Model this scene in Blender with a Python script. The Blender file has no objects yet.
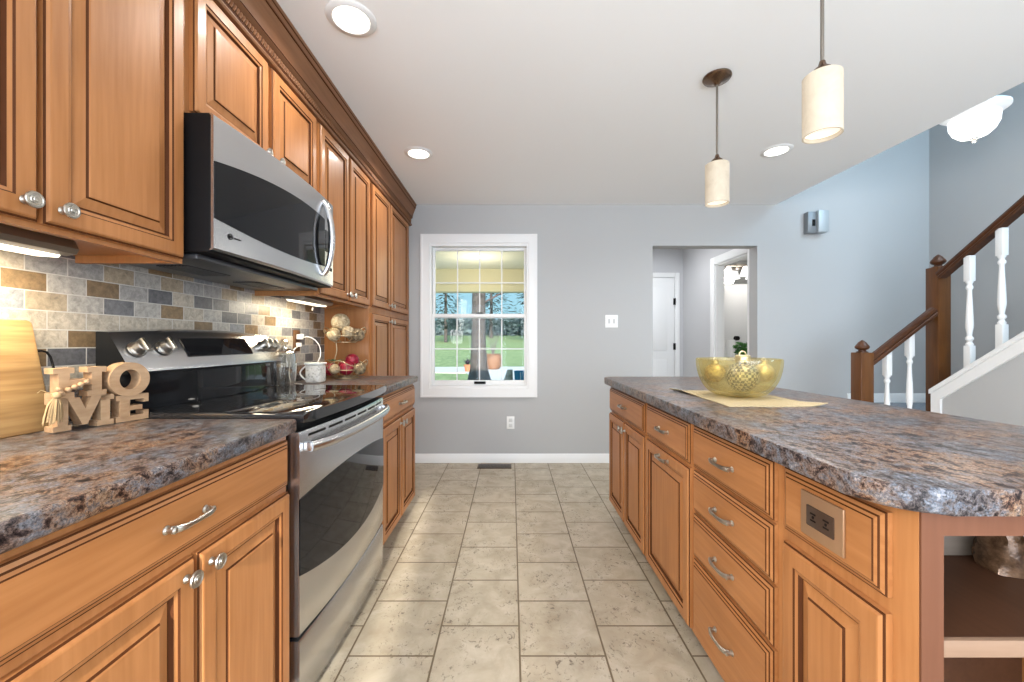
import bpy, bmesh, math, random
from mathutils import Vector, Matrix, noise as mnoise
PI = math.pi
random.seed(7)
C = bpy.context.scene.collection
SC = bpy.context.scene
F = 404.0          # focal length in pixels of the 1024 px wide frame
CAMZ = 1.135

# ------------------------------------------------------------------ camera, world, sun, large lights
cd = bpy.data.cameras.new('camera'); cam = bpy.data.objects.new('camera', cd); C.objects.link(cam)
cam.location = (0, 0, CAMZ); cam.rotation_euler = (PI/2, 0, 0)
cd.sensor_width = 36; cd.lens = 36*F/1024; cd.shift_x = 0.5/1024; cd.shift_y = 1.5/1024
cd.clip_start = 0.02; cd.clip_end = 300
SC.camera = cam
SC.view_settings.view_transform = 'Standard'; SC.view_settings.look = 'None'
SC.view_settings.gamma = 1; SC.view_settings.use_curve_mapping = False
SC.view_settings.exposure = 0.0
SC.cycles.max_bounces = 10; SC.cycles.diffuse_bounces = 7; SC.cycles.glossy_bounces = 4
SC.cycles.transmission_bounces = 6; SC.cycles.transparent_max_bounces = 12
SC.cycles.caustics_reflective = False; SC.cycles.caustics_refractive = False
SC.cycles.sample_clamp_indirect = 4.0
SC.cycles.use_denoising = True

w = bpy.data.worlds.new('sky'); SC.world = w; w.use_nodes = True
wn = w.node_tree; bg = wn.nodes['Background']
tc = wn.nodes.new('ShaderNodeTexCoord'); sx = wn.nodes.new('ShaderNodeSeparateXYZ'); rp = wn.nodes.new('ShaderNodeValToRGB')
wn.links.new(tc.outputs['Generated'], sx.inputs[0]); wn.links.new(sx.outputs['Z'], rp.inputs[0]); wn.links.new(rp.outputs[0], bg.inputs[0])
rp.color_ramp.elements[0].color = (.36, .64, .74, 1); rp.color_ramp.elements[1].color = (.25, .5, .85, 1)
bg.inputs[1].default_value = 1.25

def light(name, kind, loc, energy, color=(1, 1, 1), size=None, sizey=None, direction=(0, 0, -1), spread=None, parent=None, radius=None):
    l = bpy.data.lights.new(name, kind); l.energy = energy; l.color = color
    if kind == 'AREA':
        l.shape = 'RECTANGLE' if sizey else 'DISK'; l.size = size
        if sizey: l.size_y = sizey
        if spread: l.spread = spread
    if radius is not None and kind in ('POINT', 'SPOT'): l.shadow_soft_size = radius
    o = bpy.data.objects.new(name, l); C.objects.link(o); o.location = loc
    o.rotation_euler = Vector(direction).to_track_quat('-Z', 'Y').to_euler()
    if parent is not None:
        o.parent = parent; o.location = Vector(loc) - PO[parent.name]
    return o
PO = {}
WARM = (1.0, .96, .91)
sun = light('sun', 'SUN', (0, -10, 20), 9.0, (1, .95, .86), direction=(-.085, .93, -.325)); sun.data.angle = math.radians(1.3)
light('rear_ceiling_fill', 'AREA', (1.55, -2.3, 1.25), 135, (.82, .94, 1.10), 2.6, 2.0, (0, 1, 0.30))  # added fill light, tilted up to brighten the ceiling; no patio door is built
light('rear_door_fill', 'AREA', (-.6, -2.45, 1.15), 45, (.82, .94, 1.10), 1.0, 1.9, (.42, 1, .12))  # fill lamp added at the rear door to lift the island fronts
light('left_wall_fill', 'AREA', (-1.22, -.75, 1.6), 140, (.96, .97, .97), 1.3, 1.0, (1, .25, -.12))  # added lamp on the solid left wall for the island fronts; no window
light('right_wall_fill', 'AREA', (3.85, -1.0, 1.5), 34, (.88, .96, 1.05), 1.6, 1.5, (-1, 0.25, 0.35))  # extra fill added by the right wall, no window behind it
light('stair_window_daylight', 'AREA', (3.86, 1.7, 3.3), 72, (.50, .77, 1.0), 1.1, 1.1, (-.75, .55, -.45))

# ------------------------------------------------------------------ materials
def mat(name, col=(.8, .8, .8), rough=.5, metal=0, spec=.5, coat=0, emit=None, estr=0, trans=0, ior=1.45, alpha=1):
    m = bpy.data.materials.new(name); m.use_nodes = True
    b = m.node_tree.nodes['Principled BSDF']; i = b.inputs
    i['Base Color'].default_value = (*col, 1); i['Roughness'].default_value = rough; i['Metallic'].default_value = metal
    i['Specular IOR Level'].default_value = spec; i['Coat Weight'].default_value = coat; i['Coat Roughness'].default_value = .15
    i['Transmission Weight'].default_value = trans; i['IOR'].default_value = ior
    if emit: i['Emission Color'].default_value = (*emit, 1); i['Emission Strength'].default_value = estr
    return m
class N:
    """small node-tree builder"""
    def __init__(s, m): s.m = m; s.t = m.node_tree; s.b = s.t.nodes['Principled BSDF']
    def n(s, typ, **kw):
        x = s.t.nodes.new(typ)
        for k, v in kw.items():
            if k in x.inputs: x.inputs[k].default_value = v
            else: setattr(x, k, v)
        return x
    def l(s, a, b): s.t.links.new(a, b)
    def ramp(s, fac, stops, const=False):
        r = s.n('ShaderNodeValToRGB'); e = r.color_ramp.elements
        if const: r.color_ramp.interpolation = 'CONSTANT'
        while len(e) < len(stops): e.new(.5)
        for q, (p, c) in zip(e, stops): q.position = p; q.color = (*c, 1)
        s.l(fac, r.inputs[0]); return r.outputs[0]
    def mix(s, fac, a, b, typ='MIX'):
        x = s.t.nodes.new('ShaderNodeMix'); x.data_type = 'RGBA'; x.blend_type = typ
        for v, k in ((fac, 0), (a, 6), (b, 7)):
            if isinstance(v, (int, float)): x.inputs[k].default_value = v
            elif isinstance(v, tuple): x.inputs[k].default_value = (*v, 1)
            else: s.l(v, x.inputs[k])
        return x.outputs[2]
    def noise(s, vec, scale, detail=4, rough=.5, dist=0):
        x = s.n('ShaderNodeTexNoise', Scale=scale, Detail=detail, Roughness=rough, Distortion=dist)
        if vec is not None: s.l(vec, x.inputs['Vector'])
        return x.outputs['Fac']
    def objvec(s, scale=(1, 1, 1), rnd=True):
        t = s.n('ShaderNodeTexCoord'); mp = s.n('ShaderNodeMapping'); mp.inputs['Scale'].default_value = scale
        s.l(t.outputs['Object'], mp.inputs['Vector'])
        if rnd:
            oi = s.n('ShaderNodeObjectInfo'); mu = s.n('ShaderNodeMath', operation='MULTIPLY'); mu.inputs[1].default_value = 37.0
            s.l(oi.outputs['Random'], mu.inputs[0]); cb = s.n('ShaderNodeCombineXYZ')
            for k in range(3): s.l(mu.outputs[0], cb.inputs[k])
            s.l(cb.outputs[0], mp.inputs['Location'])
        return mp.outputs[0]
    def pos(s, order='XYZ', off=(0, 0, 0)):
        g = s.n('ShaderNodeNewGeometry'); sp = s.n('ShaderNodeSeparateXYZ'); cb = s.n('ShaderNodeCombineXYZ')
        s.l(g.outputs['Position'], sp.inputs[0])
        for k, a in enumerate(order):
            ad = s.n('ShaderNodeMath', operation='ADD'); ad.inputs[1].default_value = off[k]
            s.l(sp.outputs[a], ad.inputs[0]); s.l(ad.outputs[0], cb.inputs[k])
        return cb.outputs[0]
    def bump(s, h, strength=.2, dist=.002):
        b = s.n('ShaderNodeBump', Strength=strength, Distance=dist); s.l(h, b.inputs['Height']); s.l(b.outputs[0], s.b.inputs['Normal'])
    def col(s, c): s.l(c, s.b.inputs['Base Color'])

def wood(name, grain, a, b, c, rough=.42, coat=.10):
    m = mat(name, b, rough, coat=coat, spec=.28); n = N(m)
    sc = [16, 16, 16]; sc['xyz'.index(grain)] = 1.3
    f = n.noise(n.objvec(tuple(sc)), 1.0, 5, .6, .5)
    sc2 = [90, 90, 90]; sc2['xyz'.index(grain)] = 5
    g = n.noise(n.objvec(tuple(sc2)), 1.0, 2, .5)
    blot = n.noise(n.objvec((3, 3, 3)), 1.2, 2)
    col = n.ramp(f, [(.30, a), (.52, b), (.75, c)])
    col = n.mix(.35, col, n.ramp(g, [(.35, a), (.65, c)]))
    n.col(n.mix(.3, col, n.ramp(blot, [(.3, a), (.7, c)])))
    return m
MA, MB_, MC = (.29, .112, .034), (.385, .158, .052), (.46, .205, .076)
W_Z = wood('maple_vertical', 'z', MA, MB_, MC); W_Y = wood('maple_lengthwise', 'y', MA, MB_, MC); W_X = wood('maple_crosswise', 'x', MA, MB_, MC)
GLAZE = mat('dark_glaze', (.075, .024, .008), .6, spec=.1)
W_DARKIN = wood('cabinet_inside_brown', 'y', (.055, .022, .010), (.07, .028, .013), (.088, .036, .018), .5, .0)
W_END_SHADE = wood('maple_end_shaded', 'z', (.115, .042, .020), (.14, .053, .026), (.16, .064, .033), .5, 0)  # cabinet maple darkened in colour to carry the shade on the island end
W_CROWN = wood('glazed_crown_maple', 'y', (.15, .065, .028), (.21, .094, .042), (.27, .125, .06), .5, .05)
W_STAIR = wood('stained_oak', 'z', (.065, .023, .006), (.11, .040, .010), (.155, .06, .016), .35, .3)
W_RAIL = wood('stained_oak_rail', 'x', (.04, .014, .006), (.07, .025, .009), (.10, .038, .015), .35, .15)
W_BOARD = wood('cutting_board_wood', 'y', (.17, .085, .03), (.36, .215, .09), (.52, .35, .16), .5, 0)
W_SIGN = wood('sign_wood', 'y', (.25, .14, .07), (.40, .25, .14), (.50, .34, .205), .65, 0)
STEEL = mat('stainless_steel', (.62, .62, .63), .27, 1)
n = N(STEEL); n.bump(n.noise(n.objvec((400, 6, 400), False), 1, 2), .06, .0005)
NICKEL = mat('satin_nickel', (.46, .43, .38), .33, 1)
BRONZE = mat('brushed_bronze', (.20, .13, .09), .25, 1)
BRONZE_PLATE = mat('bronze_plate', (.42, .25, .14), .4, .6)
ROD = mat('pendant_rod_metal', (.28, .25, .22), .35, 1)
BLACK = mat('black_enamel', (.009, .009, .009), .3, spec=.2)
BLACKGLASS = mat('black_glass', (.010, .010, .011), .04, spec=.3)
COOKGLASS = mat('cooktop_glass', (.012, .012, .013), .03, spec=1.0)
BLACKPL = mat('black_plastic', (.008, .007, .007), .4, spec=.1)
WHITE = mat('white_paint', (.80, .80, .79), .4)
WHITEPL = mat('white_plastic', (.82, .82, .80), .35)
CEIL = mat('ceiling_paint', (.90, .90, .90), .9, spec=.1)
WALL = mat('grey_paint', (.445, .447, .445), .75, spec=.2)
n = N(WALL); n.bump(n.noise(n.objvec((1, 1, 1), False), 120, 2), .05, .001)
HALLWALL = mat('hall_paint', (.56, .56, .57), .8, spec=.2)
LENS = mat('lit_lens', (.9, .9, .85), .5, emit=(1, .95, .84), estr=3.2)
LENS_UC = mat('under_cabinet_lens', (.9, .9, .8), .5, emit=(1, .90, .70), estr=2.0)
BOWLGLASS = mat('lit_bowl_glass', (.9, .9, .9), .4, emit=(1, .98, .95), estr=1.25)
SHADE = mat('alabaster_glass_shade', (.36, .31, .24), .5, emit=(1, .86, .66), estr=.36)
n = N(SHADE); v = n.objvec((1, 1, .6)); f = n.noise(v, 14, 6, .65, 1.5)
n.l(n.ramp(f, [(.25, (.62, .50, .36)), (.55, (.92, .80, .62)), (.8, (1, .92, .76))]), n.b.inputs['Emission Color'])
SHADE_IN = mat('lit_shade_inside', (.9, .85, .75), .5, emit=(1, .93, .80), estr=.8)

def make_glass(name, tint=(1, 1, 1), gl=.06, rough=.0):
    m = bpy.data.materials.new(name); m.use_nodes = True; t = m.node_tree; t.nodes.clear()
    o = t.nodes.new('ShaderNodeOutputMaterial'); mx = t.nodes.new('ShaderNodeMixShader'); tr = t.nodes.new('ShaderNodeBsdfTransparent'); g = t.nodes.new('ShaderNodeBsdfGlossy')
    tr.inputs[0].default_value = (*tint, 1); g.inputs['Roughness'].default_value = rough
    lw = t.nodes.new('ShaderNodeLayerWeight'); lw.inputs[0].default_value = gl*3
    t.links.new(lw.outputs['Facing'], mx.inputs[0]) if gl > .1 else setattr(mx.inputs[0], 'default_value', gl)
    t.links.new(tr.outputs[0], mx.inputs[1]); t.links.new(g.outputs[0], mx.inputs[2]); t.links.new(mx.outputs[0], o.inputs[0])
    return m
PANE = make_glass('window_glass', (.97, .98, .98), .006)
CLEAR = make_glass('clear_glass', (.94, .95, .94), .22, .02)
AMBER = bpy.data.materials.new('amber_glass'); AMBER.use_nodes = True
t_ = AMBER.node_tree; t_.nodes.clear(); o_ = t_.nodes.new('ShaderNodeOutputMaterial'); m1 = t_.nodes.new('ShaderNodeMixShader'); m2 = t_.nodes.new('ShaderNodeMixShader')
tr_ = t_.nodes.new('ShaderNodeBsdfTransparent'); tr_.inputs[0].default_value = (.92, .87, .66, 1); tl_ = t_.nodes.new('ShaderNodeBsdfTranslucent'); tl_.inputs[0].default_value = (.72, .64, .34, 1); df_ = t_.nodes.new('ShaderNodeBsdfDiffuse'); df_.inputs[0].default_value = (.64, .58, .36, 1)
m0 = t_.nodes.new('ShaderNodeMixShader'); gl_ = t_.nodes.new('ShaderNodeBsdfGlossy'); gl_.inputs['Roughness'].default_value = .12
m0.inputs[0].default_value = .5; m1.inputs[0].default_value = .17; m2.inputs[0].default_value = .07
for a_, b_, c_, d_ in ((m0, tl_, df_, None), (m1, tr_, m0, None), (m2, m1, gl_, None)): t_.links.new(b_.outputs[0], a_.inputs[1]); t_.links.new(c_.outputs[0], a_.inputs[2])
t_.links.new(m2.outputs[0], o_.inputs[0])

def granite():
    m = mat('granite_laminate', (.3, .25, .2), .3, spec=.2); n = N(m)
    v = n.pos('XYZ'); mp = n.n('ShaderNodeMapping'); mp.inputs['Scale'].default_value = (1.25, .85, 1.2); mp.inputs['Rotation'].default_value = (0, 0, .5); n.l(v, mp.inputs[0])
    a = n.noise(mp.outputs[0], 40, 10, .76, .35); b = n.noise(v, 120, 5, .7, .3); c = n.noise(v, 7, 4, .6, .8); d = n.noise(v, 260, 3, .6)
    col = n.ramp(a, [(.36, (.006, .005, .006)), (.43, (.05, .027, .02)), (.48, (.19, .10, .06)), (.525, (.37, .25, .16)), (.575, (.10, .095, .11)), (.64, (.40, .31, .23)), (.75, (.60, .51, .41))])
    cold = n.ramp(a, [(.36, (.006, .006, .008)), (.43, (.045, .04, .045)), (.49, (.14, .125, .125)), (.55, (.135, .165, .215)), (.62, (.25, .27, .31)), (.74, (.47, .45, .43))])
    sepn = n.n('ShaderNodeSeparateXYZ'); n.l(v, sepn.inputs[0])
    col = n.mix(n.ramp(c, [(.38, (0, 0, 0)), (.60, (1, 1, 1))]), col, cold)
    sp = n.ramp(b, [(.34, (.01, .01, .012)), (.44, (.5, .5, .5)), (.6, (.5, .5, .5)), (.70, (.95, .9, .85))])
    col = n.mix(.8, col, sp, 'OVERLAY'); col = n.mix(.45, col, n.ramp(d, [(.35, (.05, .045, .045)), (.65, (.95, .92, .9))]), 'OVERLAY')
    n.col(n.mix(1.0, col, (.74, .70, .67), 'MULTIPLY')); return m
GRANITE = granite()

def floor_tile():
    m = mat('floor_tile', (.45, .36, .25), .3, spec=.45); n = N(m)
    v = n.pos('YXZ', (-.063, -.03, 0))
    br = n.n('ShaderNodeTexBrick', offset=.5, offset_frequency=2, Scale=1.0); i = br.inputs
    i['Brick Width'].default_value = .311; i['Row Height'].default_value = .311; i['Mortar Size'].default_value = .0038; i['Mortar Smooth'].default_value = .15
    i['Color1'].default_value = (0, 0, 0, 1); i['Color2'].default_value = (1, 1, 1, 1); i['Mortar'].default_value = (.5, .5, .5, 1); i['Bias'].default_value = 0
    n.l(v, i['Vector'])
    p = n.pos('XYZ')
    base = n.ramp(br.outputs['Color'], [(0, (.38, .315, .225)), (.5, (.44, .375, .28)), (1, (.49, .425, .325))])
    mott = n.noise(p, 9, 6, .6, .5)
    base = n.mix(.55, base, n.ramp(mott, [(.3, (.31, .245, .165)), (.5, (.44, .375, .275)), (.7, (.60, .53, .42))]))
    pv = n.n('ShaderNodeMapping'); pv.inputs['Scale'].default_value = (1, .8, 1); n.l(p, pv.inputs[0])
    pit = n.noise(pv.outputs[0], 55, 5, .7, 1.2); reg = n.noise(p, 6, 2)
    pitm = n.mix(1.0, n.ramp(pit, [(.385, (1, 1, 1)), (.43, (0, 0, 0))]), n.ramp(reg, [(.42, (0, 0, 0)), (.56, (1, 1, 1))]), 'MULTIPLY')
    fm = n.n('ShaderNodeMath', operation='MULTIPLY'); fm.inputs[1].default_value = .75; n.l(pitm, fm.inputs[0]); base = n.mix(fm.outputs[0], base, (.12, .088, .058))
    n.col(n.mix(br.outputs['Fac'], base, (.15, .108, .062)))
    h = n.mix(br.outputs['Fac'], (1, 1, 1), (0, 0, 0)); h = n.mix(1.0, h, n.mix(pitm, (1, 1, 1), (.3, .3, .3)), 'MULTIPLY')
    h = n.mix(.25, h, mott)
    n.bump(h, .55, .004)
    n.l(n.ramp(mott, [(.3, (.42, .42, .42)), (.7, (.28, .28, .28))]), n.b.inputs['Roughness'])
    return m
FLOORTILE = floor_tile()

def back_tile():
    m = mat('backsplash_tile', (.45, .4, .33), .35); n = N(m)
    v = n.pos('YZX', (.02, -.002, 0))
    br = n.n('ShaderNodeTexBrick', offset=.5, offset_frequency=2, Scale=1.0); i = br.inputs
    i['Brick Width'].default_value = .1016; i['Row Height'].default_value = .0508; i['Mortar Size'].default_value = .0016; i['Mortar Smooth'].default_value = .2
    i['Color1'].default_value = (0, 0, 0, 1); i['Color2'].default_value = (1, 1, 1, 1); i['Mortar'].default_value = (.5, .5, .5, 1)
    n.l(v, i['Vector'])
    base = n.ramp(br.outputs['Color'], [(0, (.12, .12, .13)), (.13, (.26, .27, .285)), (.28, (.40, .38, .35)), (.42, (.20, .135, .075)), (.50, (.44, .39, .32)), (.64, (.33, .32, .31)), (.76, (.165, .165, .175)), (.86, (.37, .30, .215)), (.95, (.24, .16, .085))], True)
    mo = n.noise(n.pos('XYZ'), 60, 8, .72, .4)
    base = n.mix(.55, base, n.ramp(mo, [(.3, (.12, .12, .12)), (.7, (.85, .84, .82))]), 'OVERLAY')
    n.col(n.mix(br.outputs['Fac'], base, (.56, .54, .50)))
    h = n.mix(br.outputs['Fac'], (1, 1, 1), (0, 0, 0)); n.bump(n.mix(.25, h, mo), .5, .003)
    return m
BACKTILE = back_tile()

def speckle(name, a, b, scale=60, rough=.6, metal=0, bump=.4, c=None):
    m = mat(name, a, rough, metal); n = N(m)
    f = n.noise(n.objvec((1, 1, 1)), scale, 4, .65)
    n.col(n.ramp(f, [(.35, a), (.65, b)] if c is None else [(.33, a), (.5, b), (.66, c)])); n.bump(f, bump, .004); return m
GRASS = speckle('lawn_grass', (.20, .29, .11), (.38, .47, .22), 3.5, .9, 0, .2)
CONCRETE = speckle('patio_concrete', (.66, .65, .63), (.80, .79, .77), 4, .9)
BARK = speckle('tree_bark', (.05, .042, .04), (.15, .13, .12), 9, .9, 0, .8)
LEAF = speckle('evergreen_needles', (.015, .045, .045), (.06, .12, .10), 2, .9)
HEDGE = speckle('hedge_leaves', (.05, .085, .095), (.20, .26, .27), 1.2, .9)
TWIG = mat('bare_twigs', (.13, .10, .10), .9)
TERRA = speckle('wicker_brown', (.16, .07, .035), (.34, .17, .09), 10)
PORCH = mat('porch_paint', (.76, .66, .43), .8); PORCHC = mat('porch_ceiling_paint', (.82, .77, .62), .8)
CARPET = speckle('stair_carpet', (.22, .25, .28), (.32, .35, .38), 150, .95)

# ------------------------------------------------------------------ geometry helpers
def setm(bm, old, mi):
    for f in bm.faces:
        if f not in old: f.material_index = mi
def box(bm, x0, x1, y0, y1, z0, z1, bev=0, mi=0, seg=2, rot=None):
    old = set(bm.faces)
    r = bmesh.ops.create_cube(bm, size=1.0)['verts']
    for v in r: v.co = Vector(((x0+x1)/2+v.co.x*(x1-x0), (y0+y1)/2+v.co.y*(y1-y0), (z0+z1)/2+v.co.z*(z1-z0)))
    if rot is not None:
        for v in r: v.co = rot @ v.co
    if bev > 0:
        ed = list({e for v in r for e in v.link_edges})
        bmesh.ops.bevel(bm, geom=ed, offset=bev, segments=seg, profile=.5, affect='EDGES')
    setm(bm, old, mi)
def frames(pts, closed=False):
    n = len(pts); T = []
    for i in range(n):
        a = pts[(i-1) % n] if (closed or i > 0) else pts[i]; b = pts[(i+1) % n] if (closed or i < n-1) else pts[i]
        d = (b-a); T.append(d.normalized() if d.length > 1e-9 else Vector((0, 0, 1)))
    up = Vector((0, 0, 1)) if abs(T[0].z) < .9 else Vector((1, 0, 0))
    u = (up - T[0]*up.dot(T[0])).normalized(); out = []
    for t in T:
        u = (u - t*u.dot(t)); u = u.normalized() if u.length > 1e-6 else t.orthogonal().normalized()
        out.append((u.copy(), t.cross(u)))
    return out
def tube(bm, pts, r, seg=8, closed=False, mi=0, flat=1.0):
    pts = [Vector(p) for p in pts]; fr = frames(pts, closed); rings = []
    for i, p in enumerate(pts):
        rr = r[i] if isinstance(r, (list, tuple)) else r
        rings.append([bm.verts.new(p + fr[i][0]*math.cos(2*PI*k/seg)*rr*flat + fr[i][1]*math.sin(2*PI*k/seg)*rr) for k in range(seg)])
    m = len(rings)
    for i in range(m if closed else m-1):
        A, B = rings[i], rings[(i+1) % m]
        for k in range(seg):
            f = bm.faces.new((A[k], A[(k+1) % seg], B[(k+1) % seg], B[k])); f.material_index = mi
    if not closed:
        for R, s in ((rings[0], -1), (rings[-1], 1)):
            f = bm.faces.new(R if s > 0 else R[::-1]); f.material_index = mi
def lathe(bm, prof, o=(0, 0, 0), axis=(0, 0, 1), seg=20, mi=0, a0=0, loop=False):
    o = Vector(o); ax = Vector(axis).normalized(); u = ax.orthogonal().normalized(); 
    if abs(ax.z) > .99: u = Vector((1, 0, 0))
    v = ax.cross(u); rings = []
    for (r, t) in prof:
        if r < 1e-6: rings.append([bm.verts.new(o+ax*t)])
        else: rings.append([bm.verts.new(o+ax*t+u*math.cos(a0+2*PI*k/seg)*r+v*math.sin(a0+2*PI*k/seg)*r) for k in range(seg)])
    for A, B in zip(rings, rings[1:]+([rings[0]] if loop else [])):
        for k in range(seg):
            k2 = (k+1) % seg
            if len(A) == 1 and len(B) == 1: continue
            if len(A) == 1: f = bm.faces.new((A[0], B[k2], B[k]))
            elif len(B) == 1: f = bm.faces.new((A[k], A[k2], B[0]))
            else: f = bm.faces.new((A[k], A[k2], B[k2], B[k]))
            f.material_index = mi
    for R, s in () if loop else ((rings[0], -1), (rings[-1], 1)):
        if len(R) > 1:
            f = bm.faces.new(R if s > 0 else R[::-1]); f.material_index = mi
def prism(bm, poly, fn, a, b, mi=0, bev=0):
    """poly of (u,v) extruded from a to b through fn(u,v,w) -> xyz"""
    old = set(bm.faces)
    A = [bm.verts.new(fn(u, v, a)) for u, v in poly]; B = [bm.verts.new(fn(u, v, b)) for u, v in poly]; n = len(poly)
    fs = [bm.faces.new(A[::-1]), bm.faces.new(B)] + [bm.faces.new((A[k], A[(k+1) % n], B[(k+1) % n], B[k])) for k in range(n)]
    if bev:
        ed = [e for f in fs[:2] for e in f.edges]
        bmesh.ops.bevel(bm, geom=ed, offset=bev, segments=3, profile=.5, affect='EDGES')
    setm(bm, old, mi)
def sphere(bm, c, r, seg=18, mi=0, sz=1):
    lathe(bm, [(r*math.sin(PI*k/(seg//2)), -r*sz*math.cos(PI*k/(seg//2))) for k in range(seg//2+1)], c, (0, 0, 1), seg, mi)
def sheet(bm, rows, thick, mis=None):
    """rows[i][j] front points; closed slab by pushing the back along thick; mis[i] = material of the band i..i+1"""
    t = Vector(thick); Fr = [[bm.verts.new(Vector(p)) for p in r] for r in rows]; Bk = [[bm.verts.new(Vector(p)+t) for p in r] for r in rows]
    R, K = len(rows), len(rows[0])
    def q(a, b, c, d, mi):
        f = bm.faces.new((a, b, c, d)); f.material_index = mi
    for i in range(R-1):
        mi = mis[i] if mis else 0
        for j in range(K-1):
            q(Fr[i][j], Fr[i][j+1], Fr[i+1][j+1], Fr[i+1][j], mi); q(Bk[i][j+1], Bk[i][j], Bk[i+1][j], Bk[i+1][j+1], mi)
        q(Bk[i][0], Fr[i][0], Fr[i+1][0], Bk[i+1][0], mi); q(Fr[i][-1], Bk[i][-1], Bk[i+1][-1], Fr[i+1][-1], mi)
    for j in range(K-1):
        q(Bk[0][j], Bk[0][j+1], Fr[0][j+1], Fr[0][j], mis[0] if mis else 0); q(Fr[-1][j], Fr[-1][j+1], Bk[-1][j+1], Bk[-1][j], mis[-1] if mis else 0)
def obj(name, bm, mats, parent=None, smooth=True, ang=38):
    bmesh.ops.recalc_face_normals(bm, faces=bm.faces[:])
    xs = [v.co for v in bm.verts]
    c = Vector([(min(p[k] for p in xs)+max(p[k] for p in xs))/2 for k in range(3)])
    for v in bm.verts: v.co -= c
    me = bpy.data.meshes.new(name); bm.to_mesh(me); bm.free()
    for m in (mats if isinstance(mats, (list, tuple)) else [mats]): me.materials.append(m)
    if smooth: me.shade_smooth(); me.set_sharp_from_angle(angle=math.radians(ang))
    o = bpy.data.objects.new(name, me); C.objects.link(o)
    o.location = c
    PO[o.name] = c.copy()
    if parent is not None: o.parent = parent; o.location = c - PO[parent.name]
    return o
def B(): return bmesh.new()
def tag(o, label, cat, group=None):
    o['label'] = label; o['category'] = cat
    if group: o['group'] = group
    return o
def thing(name, label, cat, loc, group=None):
    o = bpy.data.objects.new(name, None); C.objects.link(o); o.location = loc; o.empty_display_size = .1
    PO[o.name] = Vector(loc); return tag(o, label, cat, group)
def part(name, bm, mats, parent, label=None, **k):
    o = obj(name, bm, mats, parent, **k)
    if label: o['label'] = label
    return o
def struct(name, bm, mats, parent=None, **k):
    o = obj(name, bm, mats, parent, **k)
    if parent is None: o['kind'] = 'structure'
    return o
def stuff(name, bm, mats, label, cat):
    o = obj(name, bm, mats); o['kind'] = 'stuff'; return tag(o, label, cat)

# ------------------------------------------------------------------ room shell
XW, YB, ZC = -1.27, 3.82, 2.44      # left wall, back wall, ceiling
XR = 3.95                           # right wall of the stairwell
bm = B(); box(bm, XW-.1, XR+.1, -2.6, 5.75, -.12, 0); struct('floor', bm, FLOORTILE)
bm = B(); prism(bm, [(XW-.1, -2.6), (2.74, -2.6), (2.5, YB), (2.5, YB+.13), (XW-.1, YB+.13)], lambda u, v, z: (u, v, z), ZC, ZC+.3); struct('ceiling', bm, CEIL)
bm = B(); box(bm, 2.4, XR+.1, -2.6, YB+.13, 4.3, 4.4); struct('ceiling_stairwell', bm, CEIL)
bm = B(); box(bm, 2.42, 2.5, -2.6, YB, ZC+.3, 4.3); struct('wall_upper_hall', bm, WALL)
bm = B(); box(bm, XW-.1, XW, -2.6, YB+.13, 0, ZC); struct('wall_left', bm, WALL)
bm = B(); box(bm, XR, XR+.1, -2.6, YB+.13, 0, 4.3); struct('wall_right', bm, WALL)
# back wall with window and doorway openings
wx0, wx1, wz0, wz1 = -.775, .162, .70, 2.075
dx0, dx1, dz1 = 1.335, 2.325, 2.05
bm = B()
for (a, b, c, d) in ((XW-.1, wx0, 0, ZC), (wx1, dx0, 0, ZC), (wx0, wx1, 0, wz0), (wx0, wx1, wz1, ZC), (dx0, dx1, dz1, ZC), (dx1, XR+.1, 0, 4.3)):
    box(bm, a, b, YB, YB+.13, c, d)
bmesh.ops.remove_doubles(bm, verts=bm.verts[:], dist=.0005)
struct('wall_back', bm, WALL, smooth=False)
# rear wall behind the camera: glazed door on the left lets the sun in
bm = B()
for (a, b, c, d) in ((XW-.1, -1.15, 0, ZC), (-.03, XR+.1, 0, ZC), (-1.15, -.03, 2.05, ZC), (2.4, XR+.1, ZC, 4.3)): box(bm, a, b, -2.7, -2.6, c, d)
struct('wall_rear', bm, WALL, smooth=False)
bm = B()
for a, b in ((-1.15, -1.08), (-.225, -.185), (-.06, -.03)): box(bm, a, b, -2.68, -2.62, 0, 2.05)
box(bm, -1.15, -.03, -2.68, -2.62, 1.98, 2.05)
struct('door_3', bm, WHITE)
def baseboard(name, x0, x1, y=YB, d=-1, h=.085, z0=0):
    bm = B(); P = [(0, 0), (.014, 0), (.014, h*.72), (.010, h*.80), (.010, h*.9), (.004, h), (0, h)]
    prism(bm, P, lambda u, v, s: (s, y+d*u, v+z0), x0, x1); return struct(name, bm, WHITE)
baseboard('baseboard_back', -.93, dx0)

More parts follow.
